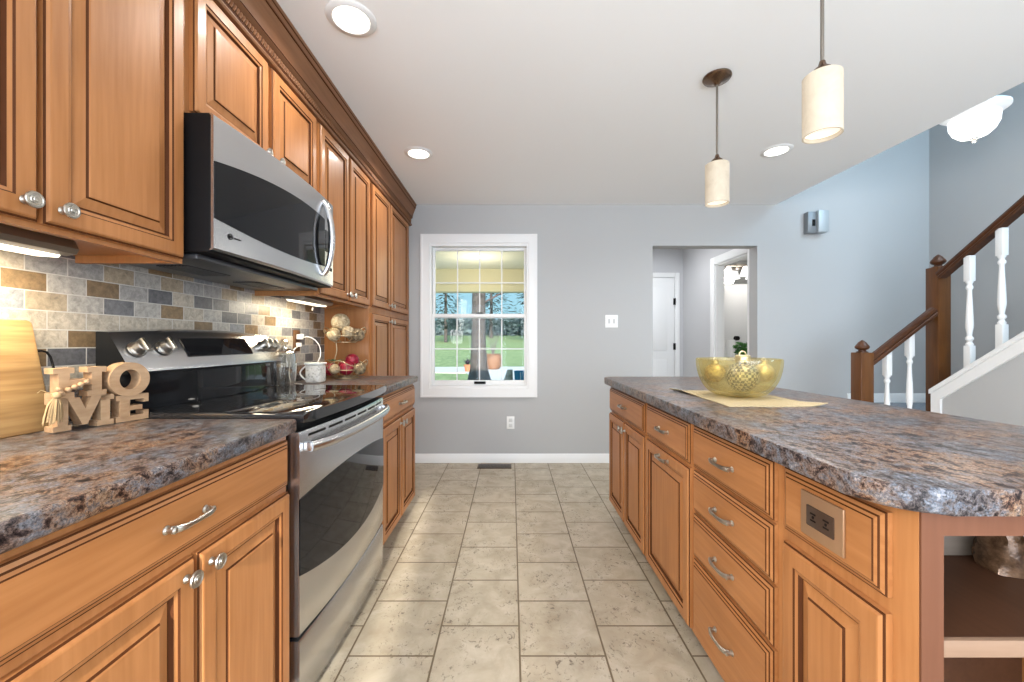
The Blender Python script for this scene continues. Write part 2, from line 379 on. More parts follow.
# ------------------------------------------------------------------ window
bm = B()
def cas(a, b, c, d, y0=YB-.018, y1=YB-.0005): box(bm, a, b, y0, y1, c, d)
cw = .075
cas(wx0-cw, wx0, wz0-cw, wz1+cw); cas(wx1, wx1+cw, wz0-cw, wz1+cw); cas(wx0, wx1, wz1, wz1+cw); cas(wx0, wx1, wz0-cw, wz0)
for a, b, c, d in ((wx0-cw-.006, wx0-cw+.012, wz0-cw-.006, wz1+cw+.006), (wx1+cw-.012, wx1+cw+.006, wz0-cw-.006, wz1+cw+.006), (wx0-cw+.012, wx1+cw-.012, wz1+cw-.012, wz1+cw+.006), (wx0-cw+.012, wx1+cw-.012, wz0-cw-.006, wz0-cw+.012)):
    cas(a, b, c, d, YB-.025)
win = struct('window_1', bm, WHITE)
bm = B()
for a, b, c, d in ((wx0, wx0+.02, wz0, wz1), (wx1-.02, wx1, wz0, wz1), (wx0+.02, wx1-.02, wz1-.03, wz1), (wx0+.02, wx1-.02, wz0, wz0+.03)): box(bm, a+.0005, b-.0005, YB-.004, YB+.12, c+.0005, d-.0005)
part('window_frame', bm, WHITE, win)
zm = 1.135 + (342.5-316)/F*YB*1.01
def sash(name, z0, z1, y, rails):
    bm = B(); x0, x1 = wx0+.02, wx1-.02; s = .022
    box(bm, x0, x0+s, y, y+.035, z0, z1, .003); box(bm, x1-s, x1, y, y+.035, z0, z1, .003)
    box(bm, x0+s, x1-s, y, y+.035, z0, z0+rails[0], .003); box(bm, x0+s, x1-s, y, y+.035, z1-rails[1], z1, .003)
    gx0, gx1, gz0, gz1 = x0+s, x1-s, z0+rails[0], z1-rails[1]
    for k in (1, 2, 3):
        xx = gx0+(gx1-gx0)*k/4; box(bm, xx-.005, xx+.005, y+.012, y+.026, gz0, gz1)
    zz = (gz0+gz1)/2; box(bm, gx0, gx1, y+.0121, y+.0259, zz-.005, zz+.005)
    o = part(name, bm, WHITE, win)
    bm = B(); box(bm, gx0-.004, gx1+.004, y+.017, y+.021, gz0-.004, gz1+.004); part('pane', bm, PANE, o)
    return o
sash('upper_sash', zm-.02, wz1-.03, YB+.060, (.035, .028))
ls = sash('lower_sash', wz0+.03, zm+.02, YB+.022, (.045, .035))
bm = B(); box(bm, -.355, -.245, YB+.004, YB+.022, wz0+.042, wz0+.066, .004); part('sash_lift', bm, BLACKPL, ls)
bm = B(); box(bm, -.335, -.275, YB+.012, YB+.045, zm+.02, zm+.034, .004); part('sash_lock', bm, BLACKPL, ls)

# ------------------------------------------------------------------ hall and bathroom seen through the doorway
HY = 5.6; HX = 2.38
bm = B(); box(bm, 1.0, HX, HY, HY+.1, 0, ZC); struct('wall_hall_end', bm, HALLWALL)
bm = B(); box(bm, .9, 1.0, YB+.13, HY+.1, 0, ZC); struct('wall_hall_left', bm, HALLWALL)
bm = B()
for (a, b, c, d) in ((YB+.13, 4.05, 0, ZC), (4.72, HY+.1, 0, ZC), (4.05, 4.72, 2.04, ZC)): box(bm, HX, HX+.1, a, b, c, d)
struct('wall_hall_right', bm, HALLWALL, smooth=False)
bm = B(); box(bm, .9, 4.3, YB+.131, HY+.1, ZC, ZC+.1); struct('ceiling_hall', bm, CEIL)
bm = B(); box(bm, HX+.1, 4.3, 5.2, 5.3, 0, ZC); struct('wall_bath_back', bm, mat('bath_paint', (.66, .66, .67), .8))
bm = B(); box(bm, 4.2, 4.3, YB+.13, 5.2, 0, ZC); struct('wall_bath_right', bm, HALLWALL)
bm = B()
def vcas(x, y0, y1, z0, z1): box(bm, x-.018, x-.0005, y0, y1, z0, z1, .004)
vcas(HX, 4.72, 4.81, 0, 2.13); vcas(HX, 3.96, 4.05, 0, 2.13); vcas(HX, 4.05, 4.72, 2.04, 2.13)
box(bm, HX+.0005, HX+.0995, 4.705, 4.7195, 0, 2.04); box(bm, HX+.0005, HX+.0995, 4.0505, 4.065, 0, 2.04); box(bm, HX+.0005, HX+.0995, 4.065, 4.705, 2.025, 2.0395)
struct('door_2', bm, WHITE)
hx0, hx1 = 1.50, 2.255
bm = B(); box(bm, hx0, hx1, HY-.012, HY-.002, .01, 2.03, .002)
for a, b, c, d in ((.1, .32, .15, .9), (.43, .65, .15, .9), (.1, .32, 1.02, 1.9), (.43, .65, 1.02, 1.9)): box(bm, hx0+a, hx0+b, HY-.018, HY-.012, c, d, .005)
dr = struct('door_1', bm, WHITE)
bm = B(); box(bm, hx1+.004, hx1+.07, HY-.02, HY-.001, 0, 2.10, .004); box(bm, hx0-.07, hx0-.004, HY-.02, HY-.001, 0, 2.10, .004); box(bm, hx0-.004, hx1+.004, HY-.02, HY-.001, 2.035, 2.10, .004)
part('casing', bm, WHITE, dr)
for z in (1.70, 1.08, .3):
    bm = B(); lathe(bm, [(.009, -.045), (.009, .045)], (hx1+.002, HY-.026, z), seg=10); box(bm, hx1-.02, hx1+.012, HY-.022, HY-.018, z-.045, z+.045); part('hinge', bm, BLACKPL, dr)
light('hall_light', 'AREA', (1.65, 4.75, 2.40), 13, (.95, .97, 1), .5)
# bathroom: mirror, vanity light, towel, plant on vanity
bm = B(); box(bm, 2.62, 3.35, 5.185, 5.1985, 1.89, 2.42); mo = obj('mirror', bm, mat('mirror_silver', (.9, .9, .9), .02, 1)); tag(mo, 'frameless mirror below the lights on the bathroom wall', 'mirror')
t = thing('vanity_light', 'nickel bar light with bell shades on the bathroom wall', 'wall light', (2.93, 5.18, 2.1))
bm = B(); tube(bm, [(2.66, 5.10, 2.10), (3.2, 5.10, 2.10)], .010, 8); box(bm, 2.86, 3.0, 5.15, 5.184, 2.06, 2.14, .005); tube(bm, [(2.93, 5.16, 2.1), (2.93, 5.10, 2.1)], .01, 8); part('bar', bm, ROD, t)
for x in (2.72, 2.93, 3.14):
    bm = B(); lathe(bm, [(.018, 0), (.03, -.02), (.045, -.07), (.065, -.12), (.062, -.12), (.03, -.04), (.012, -.01)], (x, 5.07, 2.09), seg=16); part('bell_shade', bm, BOWLGLASS, t)
light('vanity_glow', 'POINT', (2.95, 4.8, 2.02), 11, (1, .95, .86), radius=.12, parent=t)
t = thing('vanity_cabinet', 'white bathroom vanity cabinet under the mirror', 'cabinet', (2.95, 4.95, 0))
bm = B(); box(bm, 2.6, 3.5, 4.75, 5.18, .08, .81, .004); part('body', bm, WHITE, t)
bm = B(); box(bm, 2.59, 3.51, 4.73, 5.19, .81, .85, .006); part('vanity_top', bm, WHITEPL, t)
t = thing('potted_plant', 'clipped green plant in a white pot behind the gold bowl', 'plant', (2.80, 4.9, .85))
bm = B(); lathe(bm, [(.05, 0), (.065, .11), (.058, .11), (.05, .1)], (2.80, 4.9, .8505), seg=16); part('pot', bm, WHITEPL, t)
GREEN = speckle('bright_leaves', (.01, .09, .008), (.05, .26, .02), 40)
bm = B()
for k in range(260):
    p = Vector((2.80+random.uniform(-.075, .075), 4.9+random.uniform(-.07, .07), 1.05+random.uniform(-.085, .085))); d = Vector((random.gauss(0, 1), random.gauss(0, 1), random.gauss(0, 1))).normalized()*.022; e = d.orthogonal()*.6
    vs = [bm.verts.new(p+d), bm.verts.new(p+e), bm.verts.new(p-d), bm.verts.new(p-e)]; bm.faces.new(vs)
part('foliage', bm, GREEN, t)
bm = B(); rows = []
for z in (.86, 1.0, 1.17): rows.append([(2.70+.16*k/8, 5.165-.006*math.sin(k*2.2), z) for k in range(9)])
sheet(bm, rows, (0, .012, 0)); o = obj('hand_towel', bm, speckle('white_terry', (.75, .75, .75), (.85, .85, .85), 200)); tag(o, 'white hand towel hanging on the bathroom wall', 'towel')
bm = B(); lathe(bm, [(.03, 0), (.03, .008), (.012, .012), (.012, .03), (.028, .034), (.028, .05), (0, .055)], (2.885, 5.199, 1.19), (0, -1, 0), 14); o = obj('robe_hook', bm, BLACKPL); tag(o, 'dark round hook on the bathroom wall beside the towel', 'hook')

# ------------------------------------------------------------------ cabinet building blocks
def rings_panel(bm, y0, y1, z0, z1, xf, sx, t, rings):
    """rings: (inset, height above back of front plane, material of band starting here)"""
    prev = None
    def ring(i, h):
        x = xf + sx*h
        return [bm.verts.new((x, y0+i, z0+i)), bm.verts.new((x, y1-i, z0+i)), bm.verts.new((x, y1-i, z1-i)), bm.verts.new((x, y0+i, z1-i))]
    R = [ring(i, h) for i, h, _ in rings]
    for k in range(len(R)-1):
        for j in range(4):
            f = bm.faces.new((R[k][j], R[k][(j+1) % 4], R[k+1][(j+1) % 4], R[k+1][j])); f.material_index = rings[k][2]
    f = bm.faces.new(R[-1]); f.material_index = rings[-1][2]
    bm.faces.new(R[0][::-1])
T = .02
def door_bm(y0, y1, z0, z1, xb, sx, fw=.055):
    bm = B()
    rings_panel(bm, y0, y1, z0, z1, xb, sx, T, [(0, 0, 0), (0, T-.008, 1), (.004, T-.006, 0), (.007, T-.001, 0), (.010, T, 0), (fw-.014, T, 1), (fw-.011, T-.003, 0), (fw-.004, T-.005, 1), (fw, T-.012, 1), (fw+.003, T-.012, 0),
        (fw+.026, T-.006, 1), (fw+.029, T-.002, 0), (fw+.032, T-.001, 0)])
    return bm
def drawer_bm(y0, y1, z0, z1, xb, sx):
    bm = B()
    rings_panel(bm, y0, y1, z0, z1, xb, sx, T, [(0, 0, 0), (0, T-.011, 1), (.003, T-.009, 0), (.009, T-.006, 1), (.012, T-.004, 0), (.017, T-.002, 1), (.019, T, 0)])
    return bm
def knob(p, sx, parent, m=NICKEL):
    bm = B(); k = 1.0
    lathe(bm, [(.008, 0), (.0085, .002), (.006, .006), (.0055, .012), (.008, .016), (.0155, .019), (.0165, .0215), (.0155, .024), (.0125, .0245), (.0115, .0235), (.0095, .0235), (.0085, .025), (.005, .0245), (.004, .026), (0, .0265)], p, (sx, 0, 0), 18)
    return part('knob', bm, m, parent)
def pull(p, sx, parent, L=.096, axis='y', m=NICKEL):
    bm = B(); x, y, z = p; pts = []; rad = []
    for k in range(13):
        s = -1+2*k/12; pts.append((x+sx*(.026 - .012*s**4 - (.004 if abs(s) > .95 else 0)), y+s*L/2, z)); rad.append(.0036+.0022*abs(s)**1.5)
    tube(bm, pts, rad, 8, flat=1.3)
    for s in (-1, 1):
        lathe(bm, [(.0085, 0), (.0085, .002), (.0055, .005), (.005, .013), (.007, .018), (.004, .021), (0, .0215)], (x, y+s*L/2, z), (sx, 0, 0), 12)
    return part('pull', bm, m, parent)
def add_door(parent, y0, y1, z0, z1, xb, sx, kn=None, fw=.055, mid=False):
    bm = door_bm(y0, y1, z0, z1, xb, sx, fw)
    d = part('door', bm, [W_Z, GLAZE], parent, smooth=False)
    if kn: knob((xb+sx*(T-.0005), kn[0], kn[1]), sx, d)
    return d
def add_drawer(parent, y0, y1, z0, z1, xb, sx, p=True):
    d = part('drawer', drawer_bm(y0, y1, z0, z1, xb, sx), [W_Y, GLAZE], parent, smooth=False)
    if p: pull((xb+sx*(T-.0005), (y0+y1)/2, (z0+z1)/2), sx, d)
    return d

# upper cabinets along the left wall (face toward +x)
XU = -.965                # face-frame plane of the uppers; door faces at -.945
ZU0, ZU1 = 1.365, 2.235
def upper(label, y0, y1, z0, z1, doors, back=XW+.002, xf=XU, grp=None, dz0=None, dz1=None):
    t = thing('wall_cabinet', label, 'cabinet', (xf-.1, (y0+y1)/2, z0))
    bm = B(); y0 += .0006; y1 -= .0006
    box(bm, back, xf, y0, y0+.016, z0, z1); box(bm, back, xf, y1-.016, y1, z0, z1)
    box(bm, back, xf-.018, y0+.016, y1-.016, z0+.022, z0+.036); box(bm, back, xf-.018, y0+.016, y1-.016, z1-.016, z1); box(bm, back, back+.008, y0+.016, y1-.016, z0+.036, z1-.016)
    for a, b in [(y0+.016, y0+.045), (y1-.045, y1-.016)]: box(bm, xf-.018, xf, a, b, z0, z1)
    box(bm, xf-.018, xf, y0+.045, y1-.045, z0, z0+.04); box(bm, xf-.018, xf, y0+.045, y1-.045, z1-.04, z1)
    ym = (doors[0][1]+doors[1][0])/2; box(bm, xf-.018, xf, ym-.025, ym+.025, z0+.04, z1-.04)
    part('carcass', bm, W_Z, t)
    for (a, b, ks) in doors:
        add_door(t, a, b, (dz0 or z0+.012), (dz1 or z1-.010), xf+.0004, 1, ((b-.028 if ks > 0 else a+.028), (dz0 or z0+.012)+.035))
    return t
upper('maple wall cabinet nearest the camera, left of the microwave', .42, 1.185, ZU0, ZU1, [(.455, .811, 1), (.821, 1.172, -1)])
upper('short maple wall cabinet directly above the microwave', 1.185, 1.985, 1.816, ZU1, [(1.208, 1.575, 1), (1.605, 1.965, -1)], dz0=1.828)
upper('tall maple wall cabinet between the microwave and the pantry', 1.985, 2.725, ZU0, ZU1, [(2.005, 2.355, 1), (2.375, 2.705, -1)])
# pantry cabinet standing on the floor
PY0, PY1 = 2.727, 3.80
t = thing('pantry_cabinet', 'tall shallow maple pantry cabinet beside the window wall', 'cabinet', (-1.1, 3.25, 0))
bm = B(); box(bm, XW+.002, XU, PY0, PY1, .1, ZU1, .001); box(bm, XW+.002, XU-.06, PY0+.002, PY1-.002, 0, .1)
part('carcass', bm, W_Z, t)
for a, b, s in ((2.755, 3.155, 1), (3.175, 3.70, -1)):
    add_door(t, a, b, 1.385, ZU1-.010, XU+.0004, 1, ((b-.028 if s > 0 else a+.028), 1.42))
    add_door(t, a, b, .12, 1.335, XU+.0004, 1, ((b-.028 if s > 0 else a+.028), 1.295))
# crown
t = thing('crown_molding', 'maple crown molding with dark beaded trim along the tops of the wall cabinets', 'molding', (XU, 2, ZU1))
bm = B(); P = [(-.02, 0), (.020, 0), (.024, .006), (.024, .014), (.016, .020), (.014, .024), (.014, .062), (.022, .066), (.030, .074), (.033, .090), (.040, .118), (.052, .145), (.055, .160), (.062, .166), (.064, .185), (.068, .190), (.068, .2035), (-.02, .2035)]
prism(bm, P, lambda u, v, s: (XU+u, s, ZU1+.001+v), .25, 3.815); 
part('molding', bm, W_CROWN, t, ang=20)
bm = B(); box(bm, XU+.0142, XU+.0152, .25, 3.815, ZU1+.026, ZU1+.061); 
y = .25
while y < 3.81:
    lathe(bm, [(.004, -.014), (.0062, -.004), (.0062, .004), (.004, .014)], (XU+.017, y, ZU1+.044), (0, .45, 1), 6, 1); y += .0155
box(bm, XU+.0242, XU+.0252, .25, 3.815, ZU1+.013, ZU1+.0165); box(bm, XU+.033, XU+.0355, .25, 3.815, ZU1+.072, ZU1+.0745); box(bm, XU+.0555, XU+.0605, .25, 3.815, ZU1+.162, ZU1+.1655); box(bm, XU+.0635, XU+.0665, .25, 3.815, ZU1+.186, ZU1+.1895)
part('bead_trim', bm, [GLAZE, W_CROWN], t)

# backsplash tiles on the left wall
bm = B(); box(bm, XW+.0004, XW+.008, .0, 1.185, 1.002, ZU0+.02); box(bm, XW+.0004, XW+.008, 1.185, 1.985, .9, 1.40); box(bm, XW+.0004, XW+.008, 1.985, PY0-.001, 1.002, ZU0+.02)
struct('trim_1', bm, BACKTILE)

# base cabinets, left run (door faces at x = -.645)
XBF = -.660
def base_left(label, y0, y1, dy0, dy1, drawers, doors):
    t = thing('base_cabinet', label, 'cabinet', (-.95, (y0+y1)/2, 0))
    bm = B(); box(bm, XW+.002, XBF, y0, y1, .1, .871, .001); part('carcass', bm, W_Z, t)
    bm = B(); box(bm, XW+.003, XBF-.07, y0+.001, y1-.001, .0, .0995); part('toe_kick', bm, GLAZE, t)
    for a, b in drawers: add_drawer(t, a, b, .722, .852, XBF+.0004, 1)
    for a, b, s in doors: add_door(t, a, b, .115, .702, XBF+.0004, 1, ((b-.028 if s > 0 else a+.028), .670))
    return t
base_left('maple base cabinet left of the range, wide drawer over two doors', .40, 1.183, 0, 0, [(.42, 1.172)], [(.42, .822, 1), (.832, 1.172, -1)])
base_left('maple base cabinet on the far side of the range', 1.985, 2.705, 0, 0, [(2.01, 2.69)], [(2.01, 2.352, 1), (2.362, 2.69, -1)])
def counter(label, y0, y1):
    t = thing('countertop', label, 'countertop', (-.95, (y0+y1)/2, .8715))
    bm = B(); box(bm, XW+.002, -.628, y0, y1, .8715, .912, .009, seg=3); part('slab', bm, GRANITE, t)
    bm = B(); box(bm, XW+.0085, XW+.028, y0+.002, y1-.002, .9115, 1.001, .004); part('splash', bm, GRANITE, t)
counter('granite-look countertop left of the range, holding the HOME sign', .05, 1.186)
counter('granite-look countertop past the range, holding the fruit stand', 1.983, 2.715)

# ------------------------------------------------------------------ range
RY0, RY1 = 1.190, 1.979; RYC = (RY0+RY1)/2; RH = (RY1-RY0)/2
def rx(y, base=-.640, bul=.022): return base + bul*(1-((y-RYC)/RH)**2)
t = thing('range', 'stainless steel electric range with black glass cooktop between the counters', 'stove', (-.95, RYC, 0))
bm = B(); box(bm, -1.255, -.668, RY0, RY1, .04, .895, .002)
for yy in (RY0+.06, RY1-.06):
    for xx in (-1.2, -.75): lathe(bm, [(.02, 0), (.02, .041)], (xx, yy, 0), seg=10)
part('body', bm, BLACK, t)
ys = [RY0+(RY1-RY0)*k/24 for k in range(25)]
bm = B(); poly = [(-1.19, RY0), (-1.19, RY1)] + [(rx(y, -.612), y) for y in ys[::-1]]
prism(bm, poly, lambda u, v, z: (u, v, z), .896, .928, 0, .008); part('cooktop', bm, COOKGLASS, t)
# burner rings printed on the glass
RING = mat('burner_print', (.06, .06, .06), .2)
for (bx, by, br) in ((-1.02, RY0+.2, .075), (-1.02, RY1-.2, .095), (-.79, RY0+.2, .105), (-.79, RY1-.2, .075)):
    bm = B(); tube(bm, [(bx+br*math.cos(a*PI/24), by+br*math.sin(a*PI/24), .9278) for a in range(48)], .0012, 4, True, 0, .3); part('burner_mark', bm, RING, t)
# back guard: black riser, stainless bowed control panel
bm = B()
def bgx(y, base): return base + .045*(1-((y-RYC)/RH)**2)
rows = [[(bgx(y, x)-.0, y, z) for y in ys] for x, z in ((-1.150, .9285), (-1.152, 1.045))]
sheet(bm, rows, (-.075, 0, 0)); part('riser', bm, BLACKGLASS, t)
bm = B(); zt = lambda y: 1.168+.016*(1-((y-RYC)/RH)**2)
prof = [(-1.150, 1.038), (-1.123, 1.046), (-1.125, 1.056), (-1.180, 1.150), (-1.190, 1.166), (-1.225, 1.168)]
rows = [[(bgx(y, x) if k < 4 else bgx(y, x)-.012*(1-((y-RYC)/RH)**2), y, z+(zt(y)-1.168)*(k/5)) for y in ys] for k, (x, z) in enumerate(prof)]
for y_e in (0,): pass
f_rows = [[bm.verts.new(p) for p in r] for r in rows]
bk0 = [bm.verts.new((-1.225, y, 1.038)) for y in ys]; bkr = f_rows + [bk0]
for A_, B_ in zip(bkr, bkr[1:]+[f_rows[0]]):
    for j in range(24): bm.faces.new((A_[j], A_[j+1], B_[j+1], B_[j]))
for e_ in (0, -1): bm.faces.new([r[e_] for r in bkr]).material_index = 1
pan = part('control_panel', bm, [STEEL, BLACK], t)
def panpt(y, u, off=0):   # point on slanted face, u 0..1 bottom to top
    x = bgx(y, -1.125-.055*u); z = 1.062+.09*u+(zt(y)-1.168)*(.4+.2*u); nv = Vector((.84, 0, .54)); return Vector((x, y, z))+nv*off
bm = B(); rows = [[panpt(y, u, .002) for y in [RYC-.20+.33*k/8 for k in range(9)]] for u in (.22, .88)]
sheet(bm, rows, (-.003, 0, -.002)); part('display', bm, BLACKGLASS, pan)
for y in (RY0+.045, RY0+.125, RY1-.155, RY1-.10, RY1-.045):
    bm = B(); p = panpt(y, .55, -.002); nv = Vector((.84, 0, .54)); lathe(bm, [(.026, 0), (.026, .006), (.022, .010), (.020, .028), (.017, .031), (0, .032)], p, nv, 18)
    q = p+nv*.024; R = nv.to_track_quat('Z', 'Y').to_matrix().to_4x4(); R.translation = q
    box(bm, -.005, .005, -.022, .022, 0, .014, .002, rot=R); part('knob', bm, NICKEL, pan)
# oven door
def gt(y): return .668+.036*(1-((y-RYC)/RH)**2)
def gb(y): return .445-.05*(1-((y-RYC)/RH)**2)
yd = [RY0+.006+(RY1-RY0-.012)*k/24 for k in range(25)]
bm = B(); zr = [lambda y: .262, lambda y: .268, gb, gt, lambda y: .858, lambda y: .868]
rows = [[(rx(y, -.628)-(0.004 if k in (0, 5) else 0), y, f(y)) for y in yd] for k, f in enumerate(zr)]
sheet(bm, rows, (-.036, 0, 0)); od = part('oven_door', bm, STEEL, t)
bm = B(); rows = [[(rx(y, -.628)+.002, y, f(y)) for y in yd] for f in (gb, lambda y: (gb(y)+gt(y))/2, gt)]
sheet(bm, rows, (-.004, 0, 0)); part('oven_window', bm, BLACKGLASS, od)
bm = B(); pts = [(rx(y, -.628)+.044-.034*abs((y-RYC)/RH)**6, y, .822) for y in [RY0+.025+(RY1-RY0-.05)*k/30 for k in range(31)]]
tube(bm, pts, [.013]*31, 12, flat=1.25)
for yy in (RY0+.035, RY1-.035): box(bm, rx(yy, -.628)-.001, rx(yy, -.628)+.03, yy-.012, yy+.012, .808, .836, .004)
part('handle', bm, STEEL, od)
bm = B()
for k in range(6):
    y0 = RY0+.05+k*.118; yy = [y0+.095*j/4 for j in range(5)]
    sheet(bm, [[(rx(y, -.628)+.0012, y, z) for y in yy] for z in (.848, .856)], (-.003, 0, 0))
part('vent_slots', bm, BLACKPL, od)
bm = B(); rows = [[(rx(y, -.628, .014)-(0.004 if k in (0, 3) else 0), y, z) for y in yd] for k, z in enumerate((.05, .056, .243, .249))]
sheet(bm, rows, (-.036, 0, 0)); part('storage_drawer', bm, STEEL, t)

# ------------------------------------------------------------------ microwave
MY0, MY1, MZ0, MZ1 = 1.188, 1.982, 1.408, 1.812; MYC = (MY0+MY1)/2; MH = (MY1-MY0)/2
def mx(y, b=-.876, bul=.022): return b + bul*(1-((y-MYC)/MH)**2)
t = thing('microwave', 'stainless over-the-range microwave with curved black door glass', 'microwave', (-1.07, MYC, MZ0))
bm = B(); box(bm, XW+.009, -.885, MY0, MY1, MZ0-.006, MZ1, .003)
for z in (1.50, 1.74): lathe(bm, [(.006, 0), (.004, .002), (0, .002)], (-.99, MY0, z), (0, -1, 0), 8)
part('body', bm, BLACKPL, t)
bm = B(); box(bm, -1.24, -.94, MY0+.02, MY1-.02, MZ0-.022, MZ0-.0065, .004)
for k in range(2):
    for j in range(9): box(bm, -1.15+.012*j, -1.145+.012*j, MY0+.12+.36*k, MY0+.32+.36*k, MZ0-.026, MZ0-.021)
part('bottom_grille', bm, mat('grey_grille', (.10, .10, .105), .35, .6), t)
yD = 1.872   # right edge of the door
def mgt(y): return 1.682+.030*(1-((y-MYC)/MH)**2)+.012*(y-MYC)/MH
def mgb(y): return 1.503-.030*(1-((y-MYC)/MH)**2)
ymd = [MY0+(yD-MY0)*k/24 for k in range(25)]; ymp = [yD+.002+(MY1-yD-.002)*k/6 for k in range(7)]
bm = B(); zs = [lambda y: MZ0, lambda y: MZ0+.006, mgb, mgt, lambda y: MZ1-.008, lambda y: MZ1-.002]
sheet(bm, [[(mx(y)-(.006 if k in (0, 5) else 0), y, f(y)) for y in ymd] for k, f in enumerate(zs)], (-.008, 0, 0)); md = part('door', bm, STEEL, t)
bm = B(); yw = [MY0+.002+(yD-.004-MY0)*k/24 for k in range(25)]
sheet(bm, [[(mx(y)+.0018, y, f(y)) for y in yw] for f in (mgb, lambda y: (mgb(y)+mgt(y))/2, mgt)], (-.004, 0, 0)); part('door_glass', bm, BLACKGLASS, md)
bm = B(); yh = yD-.018
tube(bm, [(mx(yh)+.040*math.sin(PI*k/20)**.6, yh, 1.445+.335*k/20) for k in range(21)], [.011+.004*math.sin(PI*k/20) for k in range(21)], 10); part('handle', bm, STEEL, md)
bm = B(); c = Vector((mx(MY0+.06)+.0012, MY0+.062, 1.462))
tube(bm, [c+Vector((0, .0085*math.cos(a*PI/8), .0085*math.sin(a*PI/8))) for a in range(16)], .0014, 5, True)
box(bm, c.x-.0008, c.x+.0008, c.y-.004, c.y+.004, c.z-.004, c.z+.004)
for k, (dy, h) in enumerate(((.016, .004), (.021, .006), (.026, .004), (.031, .005), (.036, .006), (.041, .004))): box(bm, mx(c.y+dy)-.001, mx(c.y+dy)+.0012, c.y+dy-.0015, c.y+dy+.0015, c.z-.004, c.z-.004+h)
part('logo', bm, BLACKPL, md)
bm = B(); sheet(bm, [[(mx(y)-(.006 if k in (0, 3) else 0), y, z) for y in ymp] for k, z in enumerate((MZ0, MZ0+.006, MZ1-.008, MZ1-.002))], (-.008, 0, 0)); mp_ = part('control_strip', bm, STEEL, t)
bm = B(); yq = [yD+.008+(MY1-yD-.012)*k/5 for k in range(6)]; sheet(bm, [[(mx(y)+.0014, y, z) for y in yq] for z in (1.56, 1.66)], (-.003, 0, 0)); part('display', bm, BLACKGLASS, mp_)
for k in range(3):
    for r_ in range(1):
        yy = yD+.03+.026*k; bm = B(); box(bm, mx(yy)-.001, mx(yy)+.002, yy-.007, yy+.007, 1.478, 1.494, .0008); part('button', bm, BLACKPL, mp_)

# ------------------------------------------------------------------ island
XI = .65; SXI = -1   # face frame plane, doors face -x at .64
IX1 = 1.235
def isl_unit(label, y0, y1):
    t = thing('island_cabinet', label, 'cabinet', (.95, (y0+y1)/2, 0))
    bm = B(); box(bm, XI, IX1, y0+.0006, y1-.0006, .1, .871, .001); part('carcass', bm, W_Z, t)
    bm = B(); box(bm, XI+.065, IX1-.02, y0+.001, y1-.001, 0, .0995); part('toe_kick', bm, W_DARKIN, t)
    return t
ZD = (.70, .845)
u = isl_unit('island cabinet at the window end, drawer over a pair of doors', 1.916, 2.625)
add_drawer(u, 1.93, 2.612, *ZD, XI-.0004, -1)
add_door(u, 2.276, 2.612, .115, .685, XI-.0004, -1, (2.302, .645)); add_door(u, 1.93, 2.266, .115, .685, XI-.0004, -1, (2.240, .645))
u = isl_unit('second island cabinet from the window end, drawer over one pull-out door', 1.430, 1.916)
add_drawer(u, 1.444, 1.902, *ZD, XI-.0004, -1)
d = add_door(u, 1.444, 1.902, .115, .685, XI-.0004, -1); pull((XI-.0004-T+.0005, 1.673, .655), -1, d)
u = isl_unit('island cabinet with a stack of four drawers', .966, 1.430)
for a, b in ((.70, .845), (.548, .690), (.392, .538), (.115, .382)): add_drawer(u, .984, 1.416, a, b, XI-.0004, -1)
# end unit with open shelves toward the camera
u = thing('island_cabinet', 'island end cabinet with a bronze outlet and open shelves facing the camera', 'cabinet', (.95, .82, 0))
y0, y1 = .645, .9655
bm = B(); box(bm, XI, XI+.030, y0, y1, .1, .871, .001); part('side_panel', bm, W_Z, u)
bm = B(); box(bm, IX1-.03, IX1, y0, y1, .1, .871, .001); part('side_panel', bm, W_Z, u)
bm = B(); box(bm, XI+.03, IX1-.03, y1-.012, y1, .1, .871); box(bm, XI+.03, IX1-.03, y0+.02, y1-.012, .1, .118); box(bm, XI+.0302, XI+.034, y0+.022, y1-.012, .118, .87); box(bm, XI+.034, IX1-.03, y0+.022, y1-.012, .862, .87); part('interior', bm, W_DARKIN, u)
bm = B()
box(bm, XI+.0005, XI+.036, y0-.004, y0-.0003, .1, .871); box(bm, IX1-.06, IX1, y0-.004, y0-.0003, .1, .871); box(bm, XI+.036, IX1-.06, y0-.004, y0+.018, .828, .871); box(bm, XI+.036, IX1-.06, y0-.004, y0+.018, .1, .14); part('face_frame', bm, W_END_SHADE, u)
bm = B(); box(bm, XI+.0345, IX1-.0305, y0+.012, y1-.0125, .632, .656); box(bm, XI+.0345, IX1-.0305, y0+.002, y0+.0118, .630, .657, .001, 1); part('shelf', bm, [W_DARKIN, wood('shelf_edge_maple', 'x', (.20, .12, .075), (.245, .15, .095), (.28, .175, .115), .5, 0)], u)
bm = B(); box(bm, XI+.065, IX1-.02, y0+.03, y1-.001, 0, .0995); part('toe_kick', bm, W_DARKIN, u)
add_drawer(u, .688, .946, .700, .845, XI-.0004, -1, False); add_door(u, .688, .946, .115, .672, XI-.0004, -1)
# outlet on the false drawer
t = thing('power_outlet', 'bronze plate outlet with brown receptacle on the island end drawer front', 'outlet', (.628, .816, .77))
bm = B(); box(bm, .6235, .6292, .760, .872, .728, .820, .002); part('plate', bm, BRONZE_PLATE, t)
bm = B(); box(bm, .6215, .6237, .780, .852, .753, .795, .002)
for yy in (.799, .833):
    for z_ in (.767, .781): box(bm, .6205, .6218, yy-.007, yy+.007, z_-.0015, z_+.0015, 0, 1)
    lathe(bm, [(.003, 0), (.003, .0012), (0, .0012)], (.6218, yy+.0, .774), (-1, 0, 0), 8, 1)
part('receptacle', bm, [mat('brown_plastic', (.05, .028, .018), .4), BLACKPL], t)
